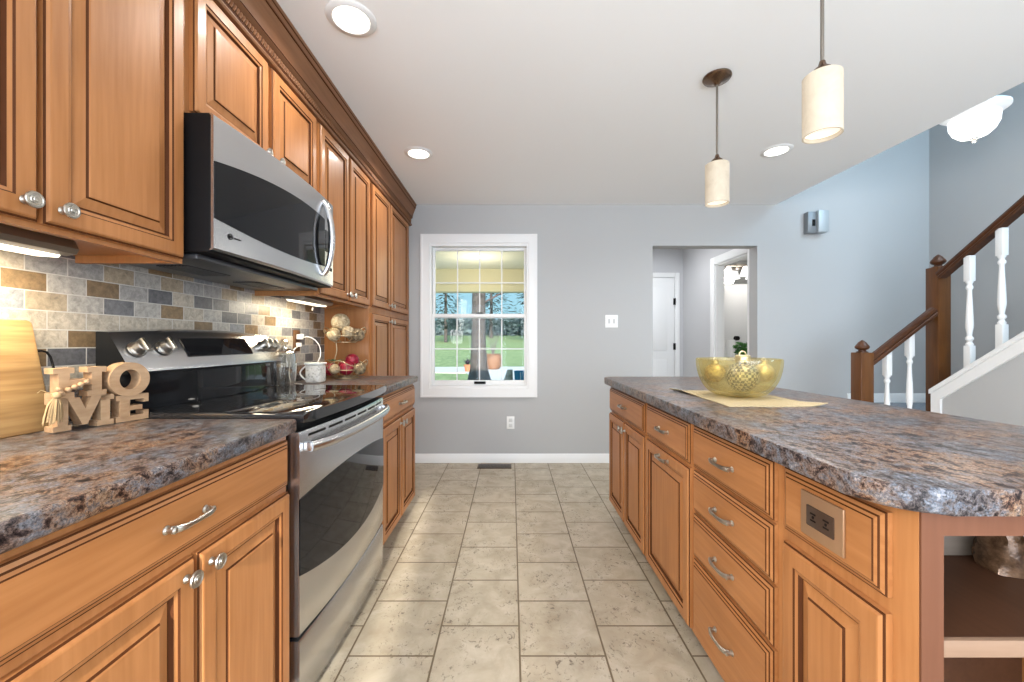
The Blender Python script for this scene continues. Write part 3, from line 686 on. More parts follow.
# island top
def roundpoly(pts, rad, n=8):
    out = []
    for k, p in enumerate(pts):
        r = rad[k]; p = Vector(p); a = Vector(pts[k-1]); b = Vector(pts[(k+1) % len(pts)])
        if r == 0: out.append(tuple(p)); continue
        d1 = (a-p).normalized(); d2 = (b-p).normalized(); h = d1.angle(d2)/2; L = r/math.tan(h); s = p+d1*L; e = p+d2*L; c = p+(d1+d2).normalized()*r/math.sin(h)
        a0 = math.atan2(s.y-c.y, s.x-c.x); a1 = math.atan2(e.y-c.y, e.x-c.x); da = (a1-a0+PI) % (2*PI)-PI
        for j in range(n+1): out.append((c.x+r*math.cos(a0+da*j/n), c.y+r*math.sin(a0+da*j/n)))
    return out
P = roundpoly([(.578, .612), (1.385, .612), (1.285, 2.64), (.597, 2.64)], (.09, .09, .05, .05))
bm = B(); prism(bm, P, lambda u_, v_, z: (u_, v_, z), .8715, .912, 0, .008); o = obj('island_countertop', bm, GRANITE); tag(o, 'blue-grey granite-look island countertop with rounded corners', 'countertop')

# things on the island
t = thing('table_mat', 'tan cloth mat lying under the gold bowl', 'mat', (.92, 1.63, .912))
bm = B(); rows = []
for j in range(15):
    v_ = j/14; row = []
    for i in range(15):
        u_ = i/14; x = .752+.34*u_; y = 1.395+.46*v_
        curl = .012*max(0, (u_-.8)/.2)**2*max(0, (.25-v_)/.25) + .012*max(0, (.12-u_)/.12)**2*max(0, (v_-.5)/.5)
        x += .02*math.sin(v_*PI)*((.5-u_)*.8) + (-.03 if v_ > .93 and u_ < .1 else 0); row.append((x, y, .9146+curl+.0006*math.sin(u_*9+v_*5)))
    rows.append(row)
sheet(bm, rows, (0, 0, -.0022)); part('cloth', bm, speckle('tan_burlap', (.36, .29, .17), (.47, .39, .25), 250, .8, 0, .3), t)
BX, BY, BZ = .930, 1.66, .9155
t = thing('fruit_bowl', 'amber glass bowl filled with gold ornaments on the island mat', 'bowl', (BX, BY, BZ))
bm = B(); R = .158; Hb = .150
outer = [(.0, .0), (.055, .0), (.07, .004)] + [(.07+(R-.07)*math.sin(PI/2*k/10), .004+(Hb-.004)*(1-math.cos(PI/2*k/10))) for k in range(1, 11)]
inner = [(r-.010, z+ (.014 if r < .1 else .010)) for r, z in outer[::-1] if r > .03]; inner = [(R-.008, Hb+.001)] + [(r, min(z, Hb)) for r, z in inner[1:]] + [(0, .016)]
lathe(bm, outer+[(R-.003, Hb+.004)]+inner, (BX, BY, BZ), seg=40); part('glass', bm, AMBER, t)
GOLD = speckle('gold_glitter', (.36, .25, .07), (.75, .60, .28), 90, .4, .6, .6)
CHAMP = speckle('champagne_gold', (.45, .36, .18), (.80, .70, .45), 60, .35, .7, .3)
SILV = mat('mesh_silver', (.5, .48, .42), .35, .8); n_ = N(SILV)
wv = n_.n('ShaderNodeTexChecker', Scale=90.0); n_.l(n_.objvec((1, 1, 1), False), wv.inputs[0]); n_.col(n_.ramp(wv.outputs['Fac'], [(.4, (.05, .045, .03)), (.6, (.62, .58, .48))]))
orn = [(0, -.034, .082, .060, SILV, 'large ornament with a silver diamond mesh in the middle of the bowl'), (.099, -.012, .096, .039, CHAMP, 'champagne ornament on the right in the bowl'), (-.099, -.010, .096, .039, GOLD, 'gold glitter ornament on the left in the bowl'),
       (.05, .082, .088, .040, GOLD, 'gold glitter ornament at the back right of the bowl'), (-.05, .082, .088, .040, CHAMP, 'champagne ornament at the back left of the bowl')]
for (ox, oy, oz, r, m_, lab) in orn:
    o_ = thing('ornament', lab, 'ornament', (BX+ox, BY+oy, BZ+oz-r), 'gold ornaments in the bowl')
    bm = B(); sphere(bm, (BX+ox, BY+oy, BZ+oz), r, 28); part('ball', bm, m_, o_)
    cs = Vector((BX+ox, BY+oy, BZ+oz+r-.003)); bm = B()
    k_ = 1.9 if m_ is SILV else 1.0
    lathe(bm, [(.014*k_, 0)]+[((.0145+(.0006 if j % 2 else 0))*k_, .002*j*k_) for j in range(1, 8)]+[(.013*k_, .016*k_), (0, .016*k_)], cs, seg=18)
    tube(bm, [cs+Vector((.007*k_*math.cos(a*PI/8), 0, .016*k_+.007*k_*math.sin(a*PI/8)+.002)) for a in range(-1, 10)], .0014*k_, 6); part('cap', bm, CHAMP, o_)
# things inside the island shelf
t = thing('wooden_box', 'pale wooden box with a rope handle at the left on the island shelf', 'box', (1.0, .915, .656))
bm = B(); box(bm, .925, 1.055, .906, .948, .6565, .80, .003); part('body', bm, wood('pale_box', 'x', (.13, .10, .075), (.17, .13, .10), (.20, .16, .125), .6, 0), t)
bm = B(); tube(bm, [(1.0+.04*math.cos(a*PI/10), .901, .785-.03*math.sin(a*PI/10)) for a in range(11)], .004, 6); part('rope_handle', bm, W_SIGN, t)
t = thing('jar', 'white ceramic jar at the back of the island shelf', 'jar', (1.165, .90, .656))
bm = B(); lathe(bm, [(.035, 0), (.045, .01), (.048, .08), (.04, .1), (.04, .112), (.034, .112), (.03, .1)], (1.155, .90, .6565), seg=20); part('body', bm, WHITEPL, t)
t = thing('gift_bag', 'shiny brown bag tied with white ribbon on the island shelf', 'bag', (1.058, .855, .656))
bm = B(); gx, gy, gz = 1.058, .855, .657
rows = []
for k in range(9):
    z = gz+.115*k/8; s_ = 1-.12*(k/8) if k < 7 else .85; rows.append([(gx+.055*s_*math.copysign(abs(math.cos(a))**.6, math.cos(a))+.003*math.sin(k*2+a*3), gy+.04*s_*math.copysign(abs(math.sin(a))**.6, math.sin(a))+.003*math.sin(k+a*5), z) for a in [2*PI*j/20 for j in range(20)]])
vs = [[bm.verts.new(p) for p in r] for r in rows]
for A_, B_ in zip(vs, vs[1:]):
    for j in range(20): bm.faces.new((A_[j], A_[(j+1) % 20], B_[(j+1) % 20], B_[j]))
bm.faces.new(vs[0][::-1]); bm.faces.new(vs[-1]); part('sack', bm, speckle('brown_foil', (.05, .025, .012), (.20, .11, .06), 25, .25, .3, .5), t)
bm = B(); pts = [(gx-.045, gy-.044, gz+.11), (gx-.01, gy-.047, gz+.075), (gx+.03, gy-.044, gz+.095), (gx+.055, gy-.03, gz+.085)]
def ribbon(bm, pts, w=.012): sheet(bm, [[Vector(p)+Vector((0, 0, s)) for p in pts] for s in (-w/2, w/2)], (0, .0015, 0))
ribbon(bm, pts); ribbon(bm, [(gx-.012, gy-.048, gz+.07), (gx-.004, gy-.051, gz+.03), (gx-.014, gy-.05, gz+.004)], .01)
ribbon(bm, [(gx-.03, gy-.05, gz+.08), (gx+.0, gy-.052, gz+.06), (gx-.005, gy-.05, gz+.035)], .01); part('ribbon', bm, WHITEPL, t)

# ------------------------------------------------------------------ near left counter
def frame_mat(o, ux, uz): 
    ux = Vector(ux).normalized(); uz = Vector(uz).normalized(); uy = uz.cross(ux); M = Matrix((ux, uy, uz)).transposed().to_4x4(); M.translation = Vector(o); return M
M = frame_mat((-1.140, .995, .913), (.055, .195, 0), (0, 0, 1))   # local x along the sign, local -y faces the room
t = thing('home_sign', 'wooden cut-out letters sign reading HOME on the counter', 'sign', (-1.14, 1.09, .913))
TH = .034
def lt(name, polys, ring=None):
    bm = B()
    for p in polys: prism(bm, p, lambda u_, v_, w_: M @ Vector((u_, w_, v_)), -TH/2, TH/2)
    if ring:
        (cx, cz, rx_, rz_, ix, iz) = ring; nn = 32
        O = [[(cx+r1*math.cos(2*PI*k/nn), cz+r2*math.sin(2*PI*k/nn)) for k in range(nn)] for r1, r2 in ((rx_, rz_), (ix, iz))]
        V = [[[bm.verts.new(M @ Vector((a, w_, b))) for a, b in o_] for o_ in O] for w_ in (-TH/2-.004, TH/2)]
        for k in range(nn):
            k2 = (k+1) % nn
            bm.faces.new((V[0][0][k], V[0][0][k2], V[0][1][k2], V[0][1][k])); bm.faces.new((V[1][0][k2], V[1][0][k], V[1][1][k], V[1][1][k2]))
            bm.faces.new((V[0][0][k2], V[0][0][k], V[1][0][k], V[1][0][k2])); bm.faces.new((V[0][1][k], V[0][1][k2], V[1][1][k2], V[1][1][k]))
    part(name, bm, W_SIGN, t)
def rc(a, b, c, d): return [(a, c), (b, c), (b, d), (a, d)]
h0, h1 = .082, .158
lt('letter_h', [rc(.0, .040, h0, h0+.014), rc(.066, .106, h0, h0+.014), rc(.0, .040, h1-.014, h1), rc(.066, .106, h1-.014, h1), rc(.010, .031, h0+.013, h1-.013), rc(.075, .096, h0+.013, h1-.013), rc(.030, .076, .112, .128)])
lt('letter_o', [], (.158, .118, .049, .048, .025, .028))
lt('letter_m', [rc(.0, .034, 0, .014), rc(.086, .122, 0, .014), rc(.008, .028, .013, .0815), rc(.094, .114, .013, .0815), [(.026, .0815), (.050, .0815), (.062, .050), (.074, .0815), (.096, .0815), (.066, .010), (.056, .010)], rc(0, .028, .068, .0815), rc(.094, .122, .068, .0815)])
lt('letter_e', [rc(.128, .206, 0, .015), rc(.128, .206, .060, .074), rc(.136, .160, .014, .061), rc(.159, .190, .030, .043), rc(.194, .206, .014, .026), rc(.194, .206, .050, .061)])
t = thing('bead_garland', 'wooden bead garland with a jute tassel draped on the HOME sign', 'garland', (-1.13, 1.0, .913))
bp = [M @ Vector((.060-.012*k, -TH/2-.008, .120-.0055*k-(.004 if k > 3 else 0))) for k in range(5)] + [M @ Vector((.008-.003*k, -TH/2-.010, .098+.008*k)) for k in range(2)]
bm = B()
for p in bp: sphere(bm, p, .0068, 12)
part('beads', bm, W_SIGN, t)
JUTE = mat('jute', (.42, .29, .15), .9)
bm = B(); top = M @ Vector((.000, -TH/2-.012, .092)); sphere(bm, top, .009, 10)
for k in range(46):
    a = random.uniform(0, 2*PI); r = .022*math.sqrt(random.random()); e = top+Vector((r*math.cos(a)*.6, r*math.sin(a)-.006, -.062+random.uniform(-.008, .008)))
    tube(bm, [top+Vector((0, 0, .004)), top*.55+e*.45+Vector((r*.2*math.cos(a), r*.3*math.sin(a), .004)), e], .0011, 4)
tube(bm, [top, top+Vector((-.012, -.022, .016)), top+Vector((-.010, -.032, .010))], .0012, 4)
part('tassel', bm, JUTE, t)
# cutting board leaning on the tiles
t = thing('cutting_board', 'pale wooden cutting board leaning on the tiles at the left edge', 'cutting board', (-1.2, .83, .912))
LB = frame_mat((-1.176, .655, .9128), (0, 1, 0), (-.058, 0, .285))
bm = B(); prism(bm, roundpoly([(0, 0), (.385, 0), (.385, .285), (0, .285)], (.012,)*4, 4), lambda u_, v_, w_: LB @ Vector((u_, w_+.011, v_)), -.010, .010, 0, .003); part('board', bm, W_BOARD, t)
bm = B(); tube(bm, [LB @ Vector(p) for p in ((.384, .011, .205), (.400, .011, .207), (.412, .011, .203), (.418, .011, .19), (.421, .011, .155))], .0028, 8); part('iron_handle', bm, BLACKPL, t)

# ------------------------------------------------------------------ far left counter
t = thing('glass_jar', 'clear glass jar with a knobbed lid beside the stove', 'jar', (-1.165, 2.065, .912))
jx, jy, jz = -1.165, 2.067, .9125
bm = B(); lathe(bm, [(0, 0), (.045, 0), (.052, .006), (.058, .05), (.060, .11), (.056, .15), (.054, .165), (.051, .165), (.053, .15), (.057, .11), (.055, .05), (.048, .010), (0, .008)], (jx, jy, jz), seg=26); part('body', bm, CLEAR, t)
bm = B(); lathe(bm, [(.058, .166), (.060, .172), (.04, .186), (.015, .196), (.010, .204), (.020, .216), (.022, .228), (.012, .240), (0, .243)], (jx, jy, jz), seg=22); part('lid', bm, CLEAR, t)
t = thing('power_outlet', 'bronze outlet plate on the tiled backsplash with a white plug', 'outlet', (-1.26, 2.366, 1.145))
bm = B(); box(bm, -1.2618, -1.2565, 2.330, 2.402, 1.083, 1.207, .002); part('plate', bm, mat('dark_bronze', (.17, .085, .04), .4, .4), t)
for z_ in (1.122, 1.168):
    bm = B(); box(bm, -1.2567, -1.2545, 2.349, 2.383, z_-.017, z_+.017, .001); part('receptacle', bm, mat('brown_socket', (.08, .045, .03), .4), t)
t = thing('wax_warmer', 'white embossed ceramic warmer with a handle plugged into the outlet', 'warmer', (-1.085, 2.235, .912))
wx, wy, wz = -1.088, 2.245, .9125
EMB = mat('embossed_white', (.66, .63, .57), .5); n_ = N(EMB); vo = n_.n('ShaderNodeTexVoronoi', Scale=75.0); n_.l(n_.objvec((1, 1, 1), False), vo.inputs['Vector']); n_.bump(vo.outputs['Distance'], .8, .004); n_.col(n_.ramp(vo.outputs['Distance'], [(.1, (.45, .42, .36)), (.5, (.74, .71, .65))]))
bm = B(); box(bm, wx-.041, wx+.041, wy-.041, wy+.041, wz, wz+.100, .012, seg=3); part('body', bm, EMB, t)
bm = B(); box(bm, wx-.044, wx+.044, wy-.044, wy+.044, wz+.1005, wz+.112, .004); part('rim', bm, WHITEPL, t)
bm = B(); tube(bm, [Vector((wx-.037-.034*math.sin(PI*k/12), wy-.03, wz+.015+.080*k/12)) for k in range(13)], .0045, 8); part('handle', bm, WHITEPL, t)
bm = B(); box(bm, -1.2543, -1.222, 2.352, 2.380, 1.153, 1.184, .004); part('plug', bm, WHITEPL, t)
bm = B(); cp = [(-1.222, 2.366, 1.165), (-1.195, 2.375, 1.168), (-1.165, 2.395, 1.150), (-1.145, 2.415, 1.105), (-1.140, 2.410, 1.055), (-1.15, 2.385, 1.01), (-1.16, 2.35, .96), (-1.155, 2.32, .925), (-1.13, 2.30, .92)]
def smooth_pts(P, n=4):
    P = [Vector(p) for p in P]; out = []
    for i in range(len(P)-1):
        p0, p1, p2, p3 = P[max(i-1, 0)], P[i], P[i+1], P[min(i+2, len(P)-1)]
        for k in range(n):
            s = k/n; out.append(.5*((2*p1)+(p2-p0)*s+(2*p0-5*p1+4*p2-p3)*s*s+(3*p1-p0-3*p2+p3)*s**3))
    out.append(P[-1]); return out
tube(bm, smooth_pts(cp), .003, 6); part('cord', bm, WHITEPL, t)
bm = B(); tube(bm, smooth_pts([(-1.2535, 2.36, 1.122), (-1.235, 2.33, 1.11), (-1.215, 2.25, 1.09), (-1.212, 2.215, 1.02), (-1.205, 2.19, .96), (-1.18, 2.17, .919), (-1.14, 2.15, .9165), (-1.10, 2.12, .9165)]), .0032, 6); box(bm, -1.2543, -1.232, 2.350, 2.376, 1.110, 1.134, .003)
o = obj('charging_cable', bm, WHITEPL); tag(o, 'white cable drooping from the backsplash outlet behind the glass jar', 'cable')
# two-tier wire stand
fx, fy, fz = -1.03, 2.52, .9122
t = thing('fruit_stand', 'two-tier bronze wire basket stand at the end of the counter', 'basket stand', (fx, fy, fz))
WIRE = mat('bronze_wire', (.42, .31, .18), .4, .7)
bm = B(); tube(bm, smooth_pts([(fx-.07, fy, fz+.02), (fx-.075, fy, fz+.10), (fx-.06, fy, fz+.17), (fx-.065, fy, fz+.225)]), .0035, 8)
tube(bm, [(fx+.07*math.cos(a*PI/12), fy+.07*math.sin(a*PI/12), fz+.004) for a in range(24)], .003, 6, True); part('pole', bm, WIRE, t)
def basket(name, cx, cy, cz, R, h, tilt):
    bm = B(); Rt = Matrix.Rotation(tilt, 4, 'Y'); q = lambda x, y, z: Vector((cx, cy, cz)) + (Rt @ Vector((x, y, z)))
    for r_, z_ in ((R, h), (R*.86, h*.52), (R*.5, .0)): tube(bm, [q(r_*math.cos(a*PI/16), r_*math.sin(a*PI/16), z_+(.018*math.cos(a*PI/4) if r_ == R else 0)) for a in range(32)], .003, 6, True)
    for k in range(16):
        a = 2*PI*k/16; tube(bm, [q(rr*math.cos(a), rr*math.sin(a), zz) for rr, zz in ((R*.5, 0), (R*.74, h*.22), (R*.87, h*.55), (R, h))], .002, 5)
    for k in range(4):
        a = 2*PI*k/4; tube(bm, [q(-R*.5*math.cos(a), -R*.5*math.sin(a), 0), q(R*.5*math.cos(a), R*.5*math.sin(a), 0)], .0015, 5)
    return part(name, bm, WIRE, t)
basket('lower_basket', fx, fy, fz+.012, .125, .085, 0); basket('upper_basket', fx-.008, fy, fz+.225, .122, .075, 0)
CREAM = speckle('cream_rope_ball', (.26, .18, .09), (.62, .52, .35), 55, .8, 0, .8)
BRWN = speckle('brown_twig_ball', (.06, .035, .02), (.40, .30, .17), 60, .8, 0, .8)
RED = speckle('red_glitter', (.14, .003, .012), (.36, .012, .04), 80, .35, 0, .3)
def ball(nm, p, r, m_, lab, grp=None):
    bm = B(); sphere(bm, Vector((fx, fy, fz))+Vector(p), r, 20)
    for v in bm.verts:
        pass
    tag(obj(nm, bm, m_), lab, 'ball' if nm == 'decorative_ball' else 'ornament', grp)
ub = fz+.225-fz
G1, G2 = 'decorative balls in the upper basket', 'red ornaments in the lower basket'
ball('decorative_ball', (-.03, -.015, ub+.123), .055, CREAM, 'large cream ball on top of the upper basket', G1)
ball('decorative_ball', (-.045, -.075, ub+.046), .040, CREAM, 'cream ball at the lower front of the upper basket', G1)
ball('decorative_ball', (.035, -.062, ub+.062), .036, CREAM, 'small cream ball at the middle front of the upper basket', G1)
ball('decorative_ball', (.072, .0, ub+.045), .040, BRWN, 'brown twig ball at the right of the upper basket', G1)
ball('decorative_ball', (-.085, .02, ub+.048), .038, BRWN, 'tan twig ball at the left of the upper basket', G1)
ball('decorative_ball', (.02, .06, ub+.045), .040, BRWN, 'brown twig ball at the back of the upper basket', G1)
ball('ornament', (-.085, -.03, .058), .040, RED, 'red glitter ornament at the left of the lower basket', G2)
ball('ornament', (.02, -.045, .064), .042, RED, 'red glitter ornament at the front of the lower basket', G2)
ball('ornament', (.025, .03, .110), .042, RED, 'red glitter ornament on top of the lower basket', G2)
ball('ornament', (-.04, .055, .062), .040, RED, 'red glitter ornament at the back of the lower basket', G2)
ball('decorative_ball', (-.035, -.085, .062), .030, CREAM, 'cream ball between the red ornaments of the lower basket')
ball('decorative_ball', (.085, -.005, .058), .036, BRWN, 'brown twig ball at the right of the lower basket')
bm = B()
for (a, l) in ((.2, .055), (1.1, .05), (2.2, .06), (3.0, .05), (4.0, .045)):
    p = Vector((fx-.055, fy-.03, fz+.105)); d = Vector((math.cos(a), math.sin(a)*.7, .25)); s = d.cross(Vector((0, 0, 1))).normalized()*.016
    vs = [bm.verts.new(q) for q in (p, p+d*l*.5+s, p+d*l, p+d*l*.5-s)]; f0 = bm.faces.new(vs); 
    r_ = bmesh.ops.extrude_face_region(bm, geom=[f0]); [setattr(v, 'co', v.co+Vector((0, 0, .0015))) for v in r_['geom'] if isinstance(v, bmesh.types.BMVert)]
o = obj('leaf_sprig', bm, mat('dark_green_leaf', (.03, .09, .04), .5)); tag(o, 'green leaf sprig on the red ornaments in the lower basket', 'leaves')

# ------------------------------------------------------------------ under-cabinet lights
def uc(label, x, y0, y1, e):
    t = thing('under_cabinet_light', label, 'light', (x, (y0+y1)/2, 1.34), 'lights under the wall cabinets')
    bm = B(); P = [(-.045, .034), (.05, .034), (.062, .012), (.055, .0), (.03, -.004), (-.045, .006)]
    prism(bm, P, lambda u_, v_, s: (x+u_, s, 1.3525+v_), y0, y1, 0, .002); part('housing', bm, mat('fixture_metal', (.30, .24, .18), .35, .7), t)
    bm = B(); prism(bm, [(-.04, .005), (.028, -.003), (.022, -.010), (-.034, -.006)], lambda u_, v_, s: (x+u_, s, 1.3525+v_), y0+.012, y1-.012); part('lens', bm, LENS_UC, t)
    bm = B(); tube(bm, [(x+.02, y1-.16, 1.342), (x+.02, y1-.16, 1.318)], .003, 6); sphere(bm, (x+.02, y1-.16, 1.314), .006, 8); part('pull_switch', bm, NICKEL, t)
    light('under_cabinet_glow', 'AREA', (x-.005, (y0+y1)/2, 1.334), e, (1, .86, .62), .05, y1-y0-.05, parent=t).rotation_euler = (0, .3, 0)
uc('slim lit fixture under the nearest wall cabinet', -1.13, .55, 1.0, 6.5)
uc('slim lit fixture under the wall cabinet past the microwave', -1.11, 2.05, 2.38, 2.4)

# ------------------------------------------------------------------ ceiling lights
def can(label, x, y, e):
    t = thing('recessed_light', label, 'ceiling light', (x, y, ZC), 'recessed ceiling lights')
    bm = B(); lathe(bm, [(.070, -.003), (.072, -.008), (.092, -.006), (.098, -.0005), (.070, -.0005)], (x, y, ZC), seg=36, loop=True); part('trim_ring', bm, WHITE, t)
    bm = B(); lathe(bm, [(0, -.002), (.0695, -.002), (.0695, -.0006), (0, -.0006)], (x, y, ZC), seg=32); part('lens', bm, LENS, t)
    light('recessed_glow', 'AREA', (x, y, ZC-.012), e, WARM, .13, parent=t, spread=2.6)
can('recessed ceiling light above the range, nearest the camera', -.645, 1.628, 7)
can('recessed ceiling light in front of the pantry cabinet', -.64, 2.785, 7)
can('recessed ceiling light beyond the pendants, right of the island', 1.80, 2.745, 6)
def pendant(label, x, y, ztop, zbot, e):
    t = thing('pendant_light', label, 'pendant light', (x, y, ZC), 'pendants over the island'); r = .054
    bm = B(); lathe(bm, [(.0, 0), (.065, 0), (.066, -.006), (.060, -.014), (.035, -.022), (.018, -.030), (.010, -.040), (0, -.04)], (x, y, ZC-.0006), seg=28); part('canopy', bm, BRONZE, t)
    bm = B(); tube(bm, [(x, y, ZC-.035), (x, y, ztop+.03)], .0055, 10); part('rod', bm, ROD, t)
    bm = B(); lathe(bm, [(.008, .045), (.012, .03), (.026, .018), (.032, .002), (.032, -.006), (0, -.006)], (x, y, ztop), seg=20); part('socket_cap', bm, BRONZE, t)
    bm = B(); lathe(bm, [(.030, 0), (r-.004, 0), (r, -.004), (r, zbot-ztop), (r-.005, zbot-ztop), (r-.006, -.008), (.03, -.008)], (x, y, ztop), seg=36, loop=True); part('shade', bm, SHADE, t)
    bm = B(); lathe(bm, [(0, .012), (r-.0062, .012), (r-.0062, .016), (0, .016)], (x, y, zbot), seg=30); part('diffuser', bm, SHADE_IN, t)
    light('pendant_glow', 'AREA', (x, y, zbot-.004), e, (1, .87, .70), .1, parent=t)
pendant('frosted pendant light hanging over the far half of the island', 1.01, 1.985, 2.012, 1.815, 5)
pendant('frosted pendant light hanging over the near half of the island', 1.0, 1.30, 1.995, 1.800, 5)
# stairwell bowl light
lx, ly = 3.09, 2.70
t = thing('hanging_bowl_light', 'white glass bowl light with nickel finial above the stairs', 'ceiling light', (lx, ly, 2.5))
bm = B(); lathe(bm, [(0, .03), (.03, .032), (.07, .045), (.10, .075), (.118, .115), (.122, .165), (.114, .165), (.09, .09), (.05, .058), (0, .045)], (lx, ly, 2.47), seg=36); part('bowl', bm, BOWLGLASS, t)
bm = B(); lathe(bm, [(0, 0), (.010, .002), (.014, .010), (.008, .016), (.018, .020), (.020, .028), (.012, .036)], (lx, ly, 2.47), seg=16); part('finial', bm, NICKEL, t)
bm = B(); lathe(bm, [(.12, .17), (.165, .20), (.165, .215), (.15, .225), (.01, .23), (.01, 1.82), (.06, 1.82), (.06, 1.8299)], (lx, ly, 2.47), seg=30); part('ceiling_plate', bm, WHITE, t)
light('stair_glow', 'POINT', (lx, ly, 2.42), 8, (1, .96, .9), radius=.12, parent=t)

# ------------------------------------------------------------------ small wall fittings
t = thing('light_switch', 'white double toggle switch plate on the grey wall', 'light switch', (.945, YB, 1.335))
bm = B(); box(bm, .885, 1.005, YB-.006, YB-.0005, 1.275, 1.395, .002); part('plate', bm, WHITEPL, t)
for x in (.922, .968):
    bm = B(); box(bm, x-.005, x+.005, YB-.016, YB-.0055, 1.325, 1.347, .002); box(bm, x-.009, x+.009, YB-.0075, YB-.0058, 1.315, 1.357); part('toggle', bm, mat('toggle_grey', (.55, .55, .54), .4), t)
t = thing('power_outlet', 'white outlet on the grey wall below the window', 'outlet', (-.009, YB, .375))
bm = B(); box(bm, -.046, .028, YB-.006, YB-.0005, .318, .437, .002); part('plate', bm, WHITEPL, t)
for z_ in (.352, .402):
    bm = B(); box(bm, -.026, .008, YB-.008, YB-.0057, z_-.017, z_+.017, .002); box(bm, -.018, -.0155, YB-.0085, YB-.0078, z_-.006, z_+.008); box(bm, -.0025, .0, YB-.0085, YB-.0078, z_-.006, z_+.008); part('receptacle', bm, mat('socket_white', (.62, .62, .6), .4), t)
t = thing('floor_vent', 'brown metal floor vent register below the window', 'vent', (-.155, 3.70, 0))
bm = B(); box(bm, -.31, .0, 3.63, 3.77, .0003, .004, .001)
part('frame', bm, mat('vent_brown', (.10, .065, .04), .4, .5), t)
bm = B()
for k in range(22): 
    xx = -.295+k*.0132; box(bm, xx, xx+.008, 3.645, 3.755, .004, .0055)
box(bm, -.298, -.012, 3.695, 3.705, .0042, .006)
part('grille', bm, mat('vent_dark', (.03, .022, .016), .4, .5), t)
t = thing('door_chime', 'small silver and grey door chime box high on the blue wall', 'door chime', (2.84, YB, 2.26))
bm = B(); box(bm, 2.76, 2.865, YB-.06, YB-.0005, 2.155, 2.355, .004); part('housing', bm, mat('chime_grey', (.20, .21, .22), .4, .3), t)
bm = B(); box(bm, 2.84, 2.935, YB-.085, YB-.0005, 2.16, 2.36, .004); part('front_cover', bm, mat('chime_silver', (.42, .46, .48), .4, .2), t)
bm = B(); box(bm, 2.80, 2.826, YB-.064, YB-.059, 2.22, 2.28); part('speaker_slot', bm, BLACKPL, t)

# ------------------------------------------------------------------ stairs
LZ = .57
bm = B(); box(bm, 2.70, 2.95, 3.03, YB-.001, 0, .19); box(bm, 2.95, 3.17, 3.03, YB-.001, 0, .38); box(bm, 3.17, XR-.001, 2.995, YB-.001, 0, LZ)
NS = 12
for k in range(NS): 
    ya = 2.995-.245*k; box(bm, 3.235, XR-.001, ya-.245, ya-.0005, 0, LZ+.18*(k+1))
struct('stairs', bm, CARPET, smooth=False)
baseboard('baseboard_landing', 3.17, XR-.002, YB, -1, .085, LZ)
def kz(y): return .780+.75*(2.985-y)
bm = B(); prism(bm, [(2.985, 0), (2.985, kz(2.985)-.02), (.35, kz(.35)-.02), (.35, 0)], lambda u_, v_, s: (s, u_, v_), 3.12, 3.232); struct('wall_stair', bm, WALL, smooth=False)
bm = B(); cs = .8
prism(bm, [(2.992, kz(2.992)-.018), (2.992, kz(2.992)+.012), (.35, kz(.35)+.012), (.35, kz(.35)-.018)], lambda u_, v_, s: (s, u_, v_), 3.085, 3.234, 0, .004)
prism(bm, [(2.99, kz(2.99)-.10), (2.99, kz(2.99)-.02), (.35, kz(.35)-.02), (.35, kz(.35)-.10)], lambda u_, v_, s: (s, u_, v_), 3.102, 3.1195)
prism(bm, [(2.99, 0), (2.99, kz(2.99)-.06), (2.925, kz(2.925)-.06), (2.925, 0)], lambda u_, v_, s: (s, u_, v_), 3.1025, 3.119)
struct('trim_2', bm, WHITE, smooth=False)
def newel(label, x, y, s, z0, ztop, zfin):
    t = thing('newel_post', label, 'newel post', (x, y, z0)); bm = B(); h = s/2
    box(bm, x-h, x+h, y-h, y+h, z0, ztop, .004); part('post', bm, W_STAIR, t)
    bm = B(); k = (zfin-ztop)
    lathe(bm, [(.036, 0), (.036, .07*k), (.024, .12*k), (.022, .20*k), (.036, .27*k), (.044, .37*k), (.045, .46*k), (.039, .58*k), (.031, .68*k), (.026, .78*k), (.014, .90*k), (.006, .97*k), (0, k)], (x, y, ztop-.0005), seg=24, a0=0); part('finial', bm, W_RAIL, t)
newel('shorter oak newel post at the foot of the stairs', 2.63, 3.03, .095, 0, 1.060, 1.155)
newel('taller oak newel post at the stair landing', 3.215, 3.045, .095, LZ, 1.70, 1.80)
def rail(label, a, b, r=.030):
    bm = B(); a, b = Vector(a), Vector(b); d = (b-a).normalized(); s = d.cross(Vector((0, 0, 1))).normalized(); u_ = s.cross(d)
    P = [(-.028, -.030), (.028, -.030), (.030, -.012), (.024, -.006), (.030, .008), (.026, .024), (.012, .032), (-.012, .032), (-.026, .024), (-.030, .008), (-.024, -.006), (-.030, -.012)]
    prism(bm, P, lambda p, q, w_: tuple((a if w_ == 0 else b)+s*p+u_*q), 0, 1); o = obj('handrail', bm, W_RAIL, ang=25); tag(o, label, 'handrail')
rail('short oak handrail rising between the two newel posts', (2.678, 3.03, .990), (3.168, 3.03, 1.372))
rail('long oak handrail climbing from the taller newel post', (3.18, 2.996, 1.632), (3.18, .9, 1.632+.75*2.096))
